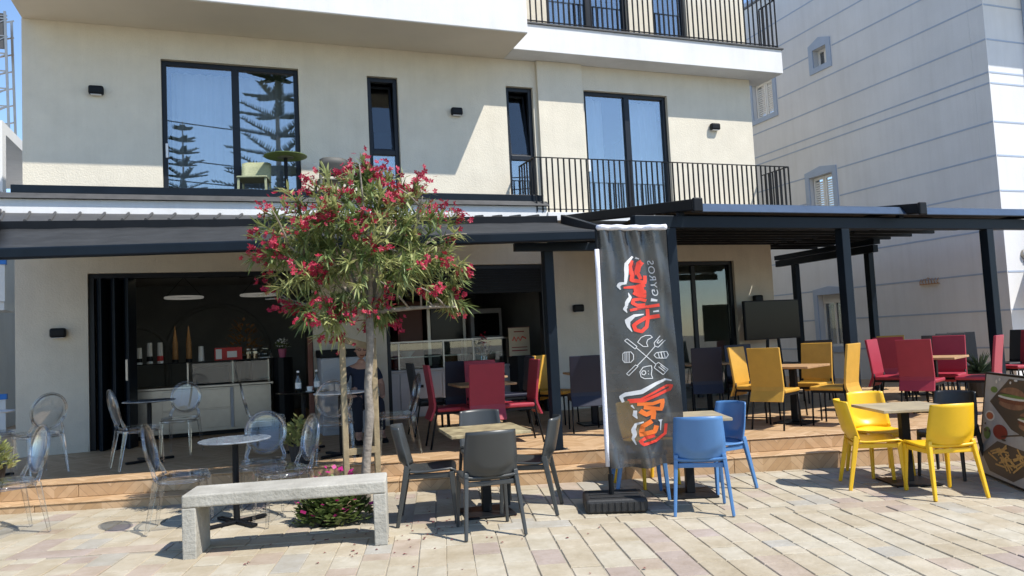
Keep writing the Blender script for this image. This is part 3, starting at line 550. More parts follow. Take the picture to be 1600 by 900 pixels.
for x, yb, zb in ((5.22, 11.40, 3.46), (8.76, 11.40, 3.46), (11.65, 12.8, 3.5)):
    r_ = MB().bar((x, 7.62, 3.02), (x, yb, zb), .11, .14).build('rail', 'black', pg, bevel=.012); MB().box(x - .065, x + .065, 7.57, 7.615, 2.93, 3.10).build('end_cap', 'black', r_, bevel=.015)
    MB().box(x - .04, x + .04, 7.94, 8.0, 2.941, 2.985).build('bracket', 'navy', r_)
for x0, x1, yb in ((5.29, 8.757, 12.07), (8.763, 9.818, 12.07), (9.822, 11.58, 12.88)):
    if x0 < 9.5: MB().prism([(0, 7.80, 2.975), (0, 7.83, 2.965), (0, 7.98, 3.04), (0, 7.98, 3.10), (0, 7.90, 3.09)], (x0, 0, 0), (x1 if x0 < 8 else 11.58, 0, 0)).build('front_profile', 'gutter', pg, bevel=.01)
    b = MB(); n_ = 30
    for j in range(n_ + 1):
        t = j / n_; y = 7.985 + (yb - 7.985) * t; z = 3.075 + .14 * t - .03 * abs(math.sin(t * math.pi * 9))
        b.v += [(x0, y, z), (x1, y, z)]
    b.f = [(2 * j, 2 * j + 1, 2 * j + 3, 2 * j + 2) for j in range(n_)]; b.build('roof_fabric', 'fabric', pg, solid=.006)
    for j in range(1, 11):
        t = j / 10.4; y = 7.985 + (yb - 7.985) * t; MB().box(x0 - .02, x1 + .012, y - .03, y + .03, 2.955 + .15 * t, 3.02 + .15 * t).build('roof_slat', 'black', pg, bevel=.005)

# ================================================================== NEIGHBOUR ON THE RIGHT
NX, NY = 13.0, 9.63
nb = thing('neighbour_house', 'pale house with thin blue bands and blue framed shutters at the right', 'building')
wp = (13.45, 13.88, 7.50, 7.92); ws1 = (15.32, 16.12, 6.90, 7.82); ws2 = (13.56, 14.30, 3.85, 4.98); ws3 = (13.58, 14.32, 1.0, 2.20)
holed_wall('side_wall', 'sidewall', nb, NY + .302, 24, -.2, 9.9, NX, NX + .3, [(a, b_, c, d) for a, b_, c, d in (wp, ws1, ws2, ws3)], axis='y')
holed_wall('front_wall', 'sidewall', nb, NX, 19.5, -.2, 9.9, NY, NY + .3, [(14.35, 15.3, 4.35, 6.4)])
MB().box(NX + .3, 19.5, NY + .3, 24, 9.7, 9.95).build('roof', 'white', nb); MB().box(NX - .05, 19.6, NY - .05, 24, 9.951, 10.05).build('roof_edge', 'blue', nb)
MB().box(NX + .31, 19.4, NY + 4, NY + 4.1, -.2, 9.69).build('inner_wall', 'room', nb)
for z in (9.1, 8.47, 7.83, 7.19, 6.54, 5.93, 5.73, 5.02, 4.40, 3.76, 3.08, 2.30, 1.62, .95):
    segs = [(NY + .005, 23.9)]
    for a, b_, c, d in (wp, ws1, ws2, ws3):
        if c - .17 < z < d + .2:
            segs = [t for s0, s1 in segs for t in ((s0, min(s1, a - .165)), (max(s0, b_ + .165), s1)) if t[1] - t[0] > .05]
    for s0, s1 in segs: MB().box(NX - .006, NX + .002, s0, s1, z - .015, z + .015).build('blue_band', 'blue', nb)
    MB().box(NX + .02, 19.4, NY - .006, NY + .002, z - .015, z + .015).build('blue_band', 'blue', nb)
def side_window(r, peak=.14, shutters=True, t=.16):
    a, b_, c, d = r
    p = [(0, a - t, c - t), (0, b_ + t, c - t), (0, b_ + t, d + t), (0, (a + b_) / 2, d + t + peak), (0, a - t, d + t)]
    tr = MB(); e = .02
    for y0, y1, z0, z1 in ((a - t, a, c - t, d), (b_, b_ + t, c - t, d), (a, b_, c - t, c)): tr.box(NX - .028, NX + .003, y0, y1, z0, z1)
    tr.prism([(0, a - t, d + .001), (0, b_ + t, d + .001), (0, b_ + t, d + t), (0, (a + b_) / 2, d + t + peak), (0, a - t, d + t)], (NX - .028, 0, 0), (NX + .003, 0, 0))
    o = tr.build('window_surround', 'blue', nb)
    if shutters:
        mid = (a + b_) / 2
        for q0, q1 in ((a + .02, mid - .008), (mid + .008, b_ - .02)):
            s_ = MB().box(NX + .10, NX + .14, q0, q0 + .05, c + .01, d - .01).box(NX + .10, NX + .14, q1 - .05, q1, c + .01, d - .01).box(NX + .10, NX + .14, q0 + .05, q1 - .05, c + .01, c + .07).box(NX + .10, NX + .14, q0 + .05, q1 - .05, d - .07, d - .01).build('shutter', 'shutter', nb)
            n_ = int((d - c - .16) / .055); sm = None
            for k in range(n_):
                if sm is None: l_ = MB().bar((0, q0 + .052, 0), (0, q1 - .052, 0), .012, .05, upv=(.7, 0, 1)).build('slat', 'shutter', s_); sm = l_.data
                else: l_ = bpy.data.objects.new('slat', sm); COL.objects.link(l_); l_.parent = s_
                l_.location = (NX + .12, 0, c + .11 + k * .055)
    else:
        MB().box(NX + .15, NX + .19, a + .001, a + .06, c + .001, d - .001).box(NX + .15, NX + .19, b_ - .06, b_ - .001, c + .001, d - .001).box(NX + .15, NX + .19, a + .06, b_ - .06, d - .06, d - .001).box(NX + .15, NX + .19, a + .06, b_ - .06, c + .001, c + .06).box(NX + .15, NX + .19, (a + b_) / 2 - .03, (a + b_) / 2 + .03, c + .06, d - .06).build('window_frame', 'shutter', nb)
        MB().box(NX + .165, NX + .172, a + .05, b_ - .05, c + .05, d - .05).build('pane', 'glass', nb)
side_window(wp, .12, False, .13); side_window(ws1, .0, t=.12); side_window(ws2, .08, t=.13); side_window(ws3, .06, False, t=.13)
MB().box(NX + .14, NX + .2, 13.585, 14.315, 2.0, 2.199).build('blind_box', 'shutter', nb)
MB().box(NX + .001, 19.4, NY - 1.0, NY - .002, 7.85, 8.05).build('balcony_slab', 'white', nb); MB().box(14.0, 14.25, NY - .14, NY - .002, -.2, 7.849).build('pilaster', 'blue', nb, bevel=.01)
# outside stair with white balustrade on the front of the neighbour
st = MB().bar((13.45, NY - .5, 2.3), (15.6, NY - .5, 6.1), .10, .06).build('stair_handrail', 'white_paint', nb)
MB().bar((13.5, NY - .5, 1.65), (15.65, NY - .5, 5.45), .9, .12, upv=(0, 1, 0)).build('stair_flight', 'white', nb)
for k in range(18):
    t = k / 17.5; x, z = 13.5 + 2.1 * t, 1.72 + 3.7 * t
    MB().lathe([(.02, 0), (.035, .12), (.018, .3), (.02, .66)], 8, (x, NY - .5, z)).build('stair_baluster', 'white_paint', nb)
ac = thing('air_conditioner', 'white air conditioner with dark grille on the neighbouring front wall', 'air conditioner', (14.45, NY - .36, 4.52)); MB().box(-.14, .66, -.02, .33, 0, .58).build('casing', 'white_paint', ac, bevel=.015); MB().box(-.11, .5, -.03, -.021, .05, .53).build('grille_back', 'black', ac)
for k in range(5): MB().box(-.11, .5, -.042, -.031, .06 + k * .105, .085 + k * .105).box(-.1 + k * .14, -.08 + k * .14, -.041, -.0305, .05, .53).build('grille_bar', 'white_paint', ac)
MB().box(-.05, .0, .0, .357, -.06, -.001).box(.5, .55, .0, .357, -.06, -.001).build('bracket', 'steel', ac)
wl = thing('round_wall_lamp', 'small round lamp on the white front wall of the neighbouring house', 'lamp', (13.46, NY - .003, 2.60)); b = MB(); b.lathe([(.09, 0), (.085, .04), (.05, .06)], 16); o = b.build('shade', 'steel', wl); o.rotation_euler = (R(90), 0, 0)
MB().box(-.03, .03, -.03, 0, -.14, -.12).build('bracket', 'black', wl)
vent = thing('vent_grille', 'small rusty wire vent on the pale side wall', 'vent', (NX - .002, 11.24, 2.22))
for k in range(7): MB().tube([(-.03, -.2 + k * .066, 0), (-.05, -.2 + k * .066, .12 - .03 * abs(k - 3)), (0, -.2 + k * .066, .1)], .008, 5).build('wire', 'cone', vent)
MB().box(-.04, 0, -.22, .22, -.015, .0).build('bar', 'cone', vent)

# ================================================================== LEFT BACKGROUND
lb = thing('white_house', 'white house with blue edged balconies glimpsed at the far left', 'building')
holed_wall('wall', 'white', lb, -16, -4.2, -.1, 5.0, 17.5, 17.8, [(-6.2, -5.2, 2.9, 4.1), (-6.2, -5.0, .3, 2.4)]); MB().box(-16, -4.2, 17.8, 26, 4.7, 5.0).build('roof', 'white', lb)
holed_wall('upper_wall', 'white', lb, -16, -4.6, 5.0, 6.95, 19.5, 19.8, []); MB().box(-16, -4.6, 19.8, 26, 6.7, 6.95).build('roof', 'white', lb)
MB().box(-4.5, -4.2, 17.8, 26, -.1, 4.7).build('side_wall', 'white', lb)
MB().box(-12, -3.9, 16.6, 17.495, 2.55, 2.7).build('balcony_slab', 'white', lb); MB().box(-12, -3.88, 16.56, 16.62, 2.71, 3.4).build('balcony_front', 'white', lb); MB().box(-12, -3.86, 16.54, 16.64, 3.401, 3.5).build('blue_edge', mat('strong_blue', (.02, .16, .5), .6), lb)
MB().box(-12, -3.88, 16.56, 16.62, .0, .9).build('garden_wall', 'white', lb); MB().box(-12, -3.86, 16.54, 16.64, .901, 1.0).build('blue_edge', bpy.data.materials['strong_blue'], lb)
MB().box(-6.19, -5.21, 17.6, 17.64, 2.91, 4.09).box(-6.19, -5.01, 17.6, 17.64, .31, 2.39).build('pane', 'glass', lb)
mast = thing('lattice_frame', 'grey steel lattice frame on the roof at the far left', 'frame', (-5.4, 20.5, 6.951))
for x, y in ((0, 0), (.7, 0), (0, .6), (.7, .6)): MB().bar((x, y, 0), (x * .9, y, 2.9), .05).build('upright', 'steel', mast)
for k in range(7): MB().bar((0, 0, .2 + k * .42), (.68, 0, .2 + k * .42), .03).bar((0, .6, .2 + k * .42), (.68, .6, .4 + k * .42), .03).bar((0, 0, .2 + k * .42), (.68, 0, .62 + k * .42 if k < 6 else 2.8), .025).build('brace', 'steel', mast)
MB().box(-1.2, .64, .0, .05, 2.0, 2.85).build('panel', 'roofsheet', mast)

# ================================================================== FURNITURE PROTOTYPES
def chair_surface(b, rows, nx, fn):
    for r in rows:
        for i in range(nx + 1): b.v.append(fn(r, -1 + 2 * i / nx))
    o = len(rows); b.f += [(j * (nx + 1) + i, j * (nx + 1) + i + 1, (j + 1) * (nx + 1) + i + 1, (j + 1) * (nx + 1) + i) for j in range(o - 1) for i in range(nx)]
def make_plastic(mt):
    root = thing('plastic_chair', 'x', 'chair'); nx = 14
    seat = [(.235, .405, .20), (.232, .432, .205), (.20, .448, .21), (.1, .442, .213), (0, .434, .213), (-.1, .432, .213), (-.16, .440, .212), (-.195, .462, .212)]
    b = MB(); chair_surface(b, seat, nx, lambda r, s: (r[2] * s, r[0] - .0 * s * s, r[1] + .012 * abs(s) ** 4)); b.build('seat', mt, root, smooth=True, solid=.02)
    back = [(-.195 - .085 * ((z - .462) / .36) ** .9 - .0, z, .214 - .018 * max(0, (z - .6) / .22)) for z in [.462 + .36 * k / 16 for k in range(17)]]
    def bf(r, s):
        z = r[1]; x = r[2] * s; dx = abs(s) * .214; u_ = (z - .50)                       # scooped panel with a round lower edge
        inside = 1 / (1 + math.exp(-((.185 ** 2 - dx * dx if z > .64 else .185 ** 2 - dx * dx - (.64 - z) ** 2 * 1.9)) / .0022))
        return (x, r[0] + .055 * s * s - .026 * inside, z + (.008 * (1 - s * s) if z > .8 else 0))
    b = MB(); chair_surface(b, back, nx, bf); b.build('backrest', mt, root, smooth=True, solid=.016)
    for s in (-1, 1):
        MB().bar((s * .198, -.165, .50), (s * .238, -.262, 0), .036, .05, .026, .032, upv=(0, 1, 0)).build('leg', mt, root, bevel=.007)
        MB().bar((s * .193, .205, .435), (s * .212, .232, 0), .034, .046, .026, .030, upv=(0, 1, 0)).build('leg', mt, root, bevel=.007)
    MB().box(-.20, -.17, -.17, .21, .385, .428).box(.17, .20, -.17, .21, .385, .428).box(-.17, .17, .195, .215, .39, .428).box(-.19, .19, -.185, -.165, .39, .43).build('apron', mt, root, bevel=.006)
    return root
def make_high(mt):
    root = thing('high_back_chair', 'x', 'chair')
    MB().box(-.215, .215, -.19, .225, .435, .485).build('seat', mt, root, bevel=.018, seg=3)
    b = MB(); prof = [(-.275, .34), (-.222, .47), (-.215, .52), (-.235, .70), (-.275, 1.0)]
    poly = [(0, y - .016, z) for y, z in prof] + [(0, y + .016, z) for y, z in prof[::-1]]; b.prism(poly, (-.212, 0, 0), (.212, 0, 0)); b.build('backrest', mt, root, bevel=.007)
    for s in (-1, 1):
        MB().tube([(s * .195, -.20, .52), (s * .195, -.195, .44), (s * .2, -.245, .2), (s * .205, -.285, 0)], .012, 8).build('leg', 'black', root, smooth=True)
        MB().tube([(s * .195, .20, .435), (s * .2, .21, 0)], .012, 8).build('leg', 'black', root, smooth=True)
    MB().box(-.205, .205, -.19, -.17, .405, .434).box(-.205, .205, .19, .21, .405, .434).box(-.205, -.185, -.17, .19, .405, .434).box(.185, .205, -.17, .19, .405, .434).build('seat_frame', 'black', root)
    return root
def make_ghost():
    root = thing('clear_chair', 'x', 'chair'); G = 'ghost'
    b = MB(); n = 28                                             # rounded seat slab
    ring = []
    for k in range(n):
        a = 2 * math.pi * k / n; c, s = math.cos(a), math.sin(a); e = 3.2; rr = (abs(c) ** e + abs(s) ** e) ** (-1 / e); ring.append((.205 * c * rr, .205 * s * rr))
    b.prism([(x, y, 0) for x, y in ring], (0, 0, .445), (0, 0, .475)); b.build('seat', G, root, bevel=.008)
    b = MB(); b.tube([(x * .99, y * .99, .425) for x, y in ring] + [(ring[0][0] * .99, ring[0][1] * .99, .425)], .019, 6, cap=False); b.build('seat_rim', G, root, smooth=True)
    # oval back: thin dished panel and rounded rim, leaning back
    def bp(a, q): x = .19 * q * math.cos(a); z = .71 + .20 * q * math.sin(a); return (x, -.225 - (z - .5) * .20 - .02 * (1 - q * q), z)
    b = MB(); na, nq = 28, 5; b.v.append(bp(0, 0))
    for q in range(1, nq + 1):
        for k in range(na): b.v.append(bp(2 * math.pi * k / na, q / nq))
    b.f = [(0, 1 + k, 1 + (k + 1) % na) for k in range(na)] + [(1 + (q - 1) * na + k, 1 + q * na + k, 1 + q * na + (k + 1) % na, 1 + (q - 1) * na + (k + 1) % na) for q in range(1, nq) for k in range(na)]
    b.build('back_panel', G, root, smooth=True, solid=.008)
    b = MB(); b.tube([bp(2 * math.pi * k / na, 1) for k in range(na + 1)], .014, 7, cap=False); b.build('back_rim', G, root, smooth=True)
    for s in (-1, 1):
        b = MB(); b.tube([(s * .175, -.185, .45), (s * .178, -.205, .50), (s * .150, -.232, .57), (s * .172, -.245, .64)], [.02, .018, .015, .014], 7); b.build('back_post', G, root, smooth=True)
        MB().bar((s * .178, -.19, .44), (s * .205, -.27, 0), .04, .045, .024, .026, upv=(0, 1, 0)).build('leg', G, root, bevel=.006)
        MB().bar((s * .175, .18, .44), (s * .185, .205, 0), .042, .045, .022, .024, upv=(0, 1, 0)).build('leg', G, root, bevel=.006)
    return root
protos = {}
used = set()
def place(kind, x, y, fx, fy, label, terrace=False, group=None):
    if kind not in protos:
        protos[kind] = make_ghost() if kind == 'ghost' else (make_high(M['l_' + kind[2:]]) if kind.startswith('h_') else make_plastic(M['c_' + kind[2:]]))
    o = protos[kind] if kind not in used else copy_tree(protos[kind]); used.add(kind)
    o.location = (x, y, TZ + .0105 if terrace and False else (TZ + .001 if terrace else gz(x, y) + .002)); o.rotation_euler = (0, 0, yaw(fx, fy)); o['label'] = label; o['group'] = group or {'g': 'clear plastic chairs', 'h': 'high-backed chairs on the terrace', 'p': 'plastic chairs on the pavement'}[kind[0]]
    return o
# --- grey set
place('p_grey', 1.93, 5.98, .10, .99, 'grey plastic chair nearest the camera, its back to us at the stone-topped table')
place('p_grey', 1.60, 6.60, .96, -.277, 'grey plastic chair left of the stone-topped table, beside the bench')
place('p_grey', 2.50, 6.50, -.877, .48, 'grey plastic chair right of the stone-topped table, nearest the banner')
place('p_grey', 2.32, 7.25, -.2, -.98, 'grey plastic chair behind the stone-topped table, facing us')
# --- blue set
place('p_blue', 3.80, 5.76, .5, .865, 'blue plastic chair with its back to us beside the black banner')
place('p_blue', 3.62, 6.50, .93, -.36, 'blue plastic chair half hidden behind the black banner')
place('p_blue', 4.46, 6.44, -.985, -.17, 'blue plastic chair right of its pale wooden table')
# --- yellow set
place('p_yellow', 5.98, 5.22, .29, .957, 'yellow plastic chair with its back to us at the right-hand table')
place('p_yellow', 5.77, 5.80, .84, -.54, 'yellow plastic chair on the left of the right-hand table')
place('p_yellow', 6.30, 6.22, -.3, -.95, 'yellow plastic chair facing us behind the right-hand table')
place('p_yellow', 4.0, 7.0, .1, -1, 'yellow plastic chair behind the banner, its legs showing below the cloth')
place('p_black', 6.78, 5.80, -.93, -.3, 'black plastic chair right of the yellow chairs beside the menu board')
# --- clear chairs
place('ghost', -.40, 7.40, .97, -.12, 'clear chair left of the round table behind the concrete bench')
place('ghost', .42, 7.22, -.93, -.25, 'clear chair right of the round table behind the concrete bench')
place('ghost', .28, 7.76, -.15, -1, 'clear chair facing us behind the round table by the bench')
place('ghost', -1.85, 7.88, -.85, -.52, 'clear chair at the left edge on the pavement, its back towards the wall')
place('ghost', -2.30, 8.30, .2, -1, 'clear chair cut by the left edge, behind the leftmost pavement table')
place('ghost', -2.08, 10.2, -.6, .8, 'clear chair on the terrace in front of the cream wall at the left', True)
place('ghost', -2.62, 10.75, .8, .2, 'clear chair on the terrace half hidden behind the left awning post', True)
place('ghost', -1.00, 9.93, .94, .35, 'clear chair in side view before the folded dark door', True)
place('ghost', -.62, 10.92, -.25, -1, 'clear chair behind the small round table before the steel counter', True)
place('ghost', 1.08, 8.80, .1, 1, 'clear chair seen from behind between the tree stakes', True)
place('ghost', 1.80, 8.98, -1, .05, 'clear chair in side view just right of the tree trunk', True)
place('ghost', .42, 9.95, .9, .0, 'clear chair in the shade left of the dark glass table with bottles', True)
place('ghost', 1.70, 10.72, 0, -1, 'clear chair under the seated man', True)
# --- red set on the terrace
place('h_red', 2.80, 8.70, .05, 1, 'red high-backed chair with its back to us at the middle table', True)
place('h_red', 2.52, 9.12, 1, -.1, 'red high-backed chair on the left of the middle table', True)
place('h_red', 3.30, 8.92, -1, .12, 'red high-backed chair on the right of the middle table in the sun', True)
place('h_red', 3.12, 9.55, -.1, -1, 'red high-backed chair in the shade behind the middle table', True)
place('h_navy', 2.98, 10.35, .1, 1, 'navy high-backed chair behind the middle red chairs, left one', True)
place('h_navy', 3.86, 10.5, -1, .1, 'navy high-backed chair behind the middle red chairs, right one', True)
place('h_black', 2.62, 10.5, 1, .0, 'black high-backed chair in side view before the white counter', True)
place('h_navy', 4.45, 9.35, .3, .95, 'navy high-backed chair left of the banner in the deep shade', True)
place('h_yellow', 4.50, 10.35, .6, -.8, 'yellow high-backed chair in the shade beside the middle post', True)
place('h_yellow', 5.25, 10.0, -1, 0, 'yellow high-backed chair half hidden behind the banner sleeve', True)
place('h_navy', 6.55, 9.6, .5, .87, 'navy high-backed chair in the shade right of the banner', True)
place('h_navy', 7.35, 9.75, -.3, -.95, 'navy high-backed chair behind the yellow terrace set', True)
# --- yellow terrace set
cx, cy = 6.87, 8.12
place('h_yellow', cx - .47, cy - .22, .9, .43, 'yellow high-backed terrace chair with its back to us', True); place('h_yellow', cx + .47, cy + .22, -.9, -.43, 'yellow high-backed terrace chair in shade behind its table', True)
place('h_yellow', cx - .22, cy + .47, .43, -.9, 'yellow high-backed terrace chair on the left of its table', True); place('h_yellow', cx + .22, cy - .47, -.43, .9, 'yellow high-backed terrace chair in side view beside the pergola post', True)
c2x, c2y = 8.96, 7.80
place('h_red', c2x - .47, c2y - .22, .9, .43, 'dark red high-backed chair with its back to us on the right terrace', True); place('h_red', c2x + .47, c2y + .22, -.9, -.43, 'red high-backed chair behind the right terrace table', True)
place('h_red', c2x - .22, c2y + .47, .43, -.9, 'red high-backed chair left of the right terrace table', True); place('h_red', c2x + .22, c2y - .47, -.43, .9, 'bright red high-backed chair in the sun by the right pergola post', True)
place('h_red', 9.75, 9.3, .7, .7, 'dark red high-backed chair in the second row of the right terrace', True)
place('h_yellow', 10.3, 9.75, -.7, -.7, 'yellow high-backed chair far back on the right terrace', True)
place('h_black', 10.95, 9.1, -.6, -.8, 'black high-backed chair far back on the right terrace, left one', True)
place('h_black', 11.5, 9.35, -.6, -.8, 'black high-backed chair far back on the right terrace, right one', True)
place('h_black', 10.25, 8.95, .5, .85, 'black high-backed chair just behind the right red set', True)
place('h_red', 11.35, 8.35, -.9, .2, 'dark red high-backed chair between the right pergola post and the wall', True)
place('h_black', 8.95, 10.0, .5, .8, 'black high-backed chair below the television', True)
place('h_black', 11.95, 8.95, -1, .15, 'black high-backed chair in side view at the far right edge', True)

# --- tables
def square_table(x, y, fx, fy, top, label, terrace, size=.70, h=.74, plate=True):
    t = thing('square_table', label, 'table', (x, y, TZ + .001 if terrace else gz(x, y) + .002), yaw(fx, fy), 'square tables')
    s = size / 2; MB().box(-s, s, -s, s, h - .028, h).build('table_top', top, t, bevel=.004)
    if plate:
        MB().box(-.04, .04, -.04, .04, .02, h - .045).build('column', 'black', t, bevel=.004); MB().box(-.22, .22, -.22, .22, 0, .018).build('base_plate', 'black', t, bevel=.006)
        MB().box(-.2, .2, -.025, .025, h - .044, h - .029).box(-.025, .025, -.2, -.026, h - .044, h - .029).box(-.025, .025, .026, .2, h - .044, h - .029).build('bracket', 'black', t)
    else:
        for i in (-1, 1):
            for j in (-1, 1): MB().box(i * (s - .05) - .02, i * (s - .05) + .02, j * (s - .05) - .02, j * (s - .05) + .02, 0, h - .029).build('leg', 'black', t)
    return t
def round_table(x, y, top, label, terrace, r=.32, h=.74):
    t = thing('round_table', label, 'table', (x, y, TZ + .001 if terrace else gz(x, y) + .002), R(30), 'round tables')
    MB().lathe([(r - .01, h - .016), (r, h - .01), (r, h - .003), (r - .004, h)], 36).build('table_top', top, t); MB().lathe([(.028, .02), (.028, h - .03)], 14).build('column', 'black', t); MB().lathe([(.12, h - .03), (.12, h - .0165)], 14).build('collar', 'black', t)
    for k in range(2):
        o = MB().bar((-.29, 0, .016), (.29, 0, .016), .055, .026).build('foot', 'black', t, bevel=.006); o.rotation_euler = (0, 0, math.pi / 2 * k); o.location = (0, 0, .001 * k)
    return t
square_table(2.12, 6.60, .1, .99, 'stone_top', 'stone-topped square table between the four grey chairs', False)
square_table(4.08, 6.36, .35, .94, 'pale_top', 'pale wooden square table beside the blue chairs', False)
square_table(6.15, 5.75, .35, .94, 'pale_top', 'grey-brown wooden square table among the yellow plastic chairs', False)
square_table(2.93, 9.10, .05, 1, 'wood_top', 'wooden table among the middle red chairs', True); square_table(cx, cy, .9, .43, 'wood_top', 'wooden table among the yellow high-backed chairs', True); square_table(c2x, c2y, .9, .43, 'wood_top', 'wooden table among the red chairs on the right terrace', True)
square_table(3.4, 10.75, 0, 1, 'wood_top', 'wooden table in the shade before the white counter', True); square_table(10.75, 9.75, .6, .8, 'wood_top', 'wooden table far back on the right terrace', True); square_table(4.85, 9.9, .2, 1, 'wood_top', 'wooden table in the shade behind the banner', True); square_table(7.0, 10.2, .5, .85, 'wood_top', 'wooden table in the shade before the glass door', True)
round_table(.03, 7.33, 'glasstop', 'round glossy table behind the concrete bench', False, .31); round_table(-2.2, 7.72, 'glasstop', 'round glossy table cut by the left edge of the picture', False)
round_table(-.93, 10.38, 'glasstop', 'round glossy table before the folded dark door', True, .30); round_table(1.22, 9.25, 'whitetop', 'round white table behind the tree stakes', True, .31); round_table(-2.6, 10.2, 'whitetop', 'round white table on the terrace by the left awning post', True, .3); round_table(.86, 10.0, 'tv', 'round dark glass table carrying two bottles', True, .33)
for k, (x, y) in enumerate(((.80, 9.93), (1.03, 9.98))):
    o = thing('water_bottle', ('left', 'right')[k] + ' clear bottle on the dark glass table', 'bottle', (x, y, TZ + .742)); MB().lathe([(.035, 0), (.036, .13), (.014, .19), (.014, .235)], 14).build('body', 'bottle', o, smooth=True); MB().lathe([(.016, .236), (.016, .26)], 12).build('cap', 'cup', o); MB().lathe([(.0365, .04), (.0368, .11)], 14).build('wrapper', 'cup', o)
o = thing('small_cup', 'small white cup between the bottles on the dark glass table', 'cup', (.93, 9.86, TZ + .742)); MB().lathe([(.028, 0), (.036, .06), (.031, .06), (.024, .01)], 14).build('cup_body', 'cup', o); MB().lathe([(.05, -.0), (.052, .006)], 14).build('saucer', 'cup', o)
# first-floor terrace furniture
tt = round_table(.88, 11.95, 'leaf', 'round olive table on the first-floor terrace', True, .32, .80); tt.location.z = 3.60 + .102; tt['group'] = 'first-floor terrace furniture'
tt.children[0].data.materials[0] = mat('olive_metal', (.16, .18, .12), .5)
def small_chair(x, y, fx, fy, mt, label):
    t = thing('terrace_chair', label, 'chair', (x, y, 3.702), yaw(fx, fy), 'first-floor terrace furniture'); b = MB()
    MB().box(-.22, .22, -.2, .24, .40, .43).build('seat', mt, t, bevel=.015); b = MB()
    chair_surface(b, [(-.20, .46), (-.225, .55), (-.25, .65), (-.27, .74)], 8, lambda r, s: (.215 * s * (1 - .0), r[0] + .05 * s * s, r[1] - .03 * abs(s) ** 5)); b.build('backrest', mt, t, smooth=True, solid=.02)
    for i in (-1, 1):
        MB().bar((i * .19, -.17, .5), (i * .21, -.24, 0), .03, .03).build('leg', mt, t); MB().bar((i * .19, .2, .41), (i * .205, .225, 0), .03, .03).build('leg', mt, t)
small_chair(.42, 11.93, -.2, -1, mat('olive_weave', (.30, .32, .19), .6, var=.3, vscale=60), 'olive green woven chair on the first-floor terrace'); small_chair(1.55, 11.95, -.1, 1, mat('dark_weave', (.05, .05, .045), .6), 'dark chair on the first-floor terrace behind the oleander')
# slab top so the furniture up there stands on something
MB().box(XL - .05, 4.94, 11.665, YF - .003, 3.60, 3.7012).build('terrace_floor', 'roofsheet', bld)

# ================================================================== BENCH
be = thing('concrete_bench', 'pale concrete bench in the foreground left of the grey chairs', 'bench', (-.36, 6.27, gz(.3, 6.2)), R(-12.5))
L_, Dp, Hh = 1.50, .42, .475
MB().box(0, L_, 0, Dp, Hh - .095, Hh).build('seat', 'concrete', be, bevel=.014, seg=3); MB().box(0.001, .10, .001, Dp - .001, -.01, Hh - .096).build('leg', 'concrete', be, bevel=.008); MB().box(L_ - .10, L_ - .001, .001, Dp - .001, -.01, Hh - .096).build('leg', 'concrete', be, bevel=.008)

# ================================================================== OLEANDER TREE
TX, TY = 1.215, 7.42; tz0 = gz(TX, TY)
tree = thing('oleander_tree', 'oleander tree with red blossoms behind the concrete bench', 'tree', (TX, TY, tz0))
rr = random.Random(21)
trunk = MB(); trunk.tube([(-.03, 0, -.12), (-.035, 0, .2), (.0, .0, .55), (.035, 0, .85), (.03, 0, 1.15), (.065, 0, 1.5), (.07, 0, 1.86)], [.056, .046, .041, .044, .037, .036, .042], 10)
fork = Vector((.07, 0, 1.84)); tips = []
limbs = [((-.30, -.1, .32), (-.75, -.25, .62)), ((.12, .05, .45), (.25, .2, 1.05)), ((.02, -.2, .5), (-.1, -.45, 1.0)), ((.45, -.1, .05), (.82, -.2, .02)), ((.35, .2, .45), (.7, .35, .75)), ((-.15, .25, .5), (-.35, .45, .95)), ((-.05, .0, .6), (-.25, .0, 1.25)), ((.25, -.15, .5), (.5, -.3, .95)), ((-.42, .1, .12), (-.8, .2, .12))]
def curve(a, m_, e, n=7): return [a * (1 - t) ** 2 + m_ * 2 * t * (1 - t) + e * t * t for t in [k / n for k in range(n + 1)]]
for m_, e in limbs:
    pts = curve(fork, fork + Vector(m_), fork + Vector(e)); trunk.tube(pts, [.030 - .020 * k / 7 for k in range(8)], 7)
    for k in range(5):
        s_ = pts[3 + k % 5]; d = Vector((rr.uniform(-1, 1), rr.uniform(-1, 1), rr.uniform(.0, 1.0))).normalized() * rr.uniform(.25, .5); q = curve(s_, s_ + d * .5 + Vector((0, 0, .05)), s_ + d, 4); trunk.tube(q, [.011 - .006 * j / 4 for j in range(5)], 5)
trunk.build('trunk', 'bark', tree, smooth=True)
cc = Vector((.02, 0, 2.44)); ax = Vector((1.12, 1.0, .84))
leafb = MB(); paleb = MB(); petb = MB()
def leafq(b, p, d, L, w_, bend=.15):
    s = d.cross(Vector((rr.uniform(-.5, .5), rr.uniform(-.5, .5), 1))).normalized(); n_ = s.cross(d)
    b.add([p, p + d * L * .35 + s * w_ + n_ * .0, p + d * L * .7 + s * w_ * .7 - Vector((0, 0, bend * L * .5)), p + d * L - Vector((0, 0, bend * L)), p + d * L * .7 - s * w_ * .7 - Vector((0, 0, bend * L * .5)), p + d * L * .35 - s * w_], [(0, 1, 2, 5), (2, 3, 4, 5)][:0] or [(0, 1, 5), (1, 2, 4, 5), (2, 3, 4)])
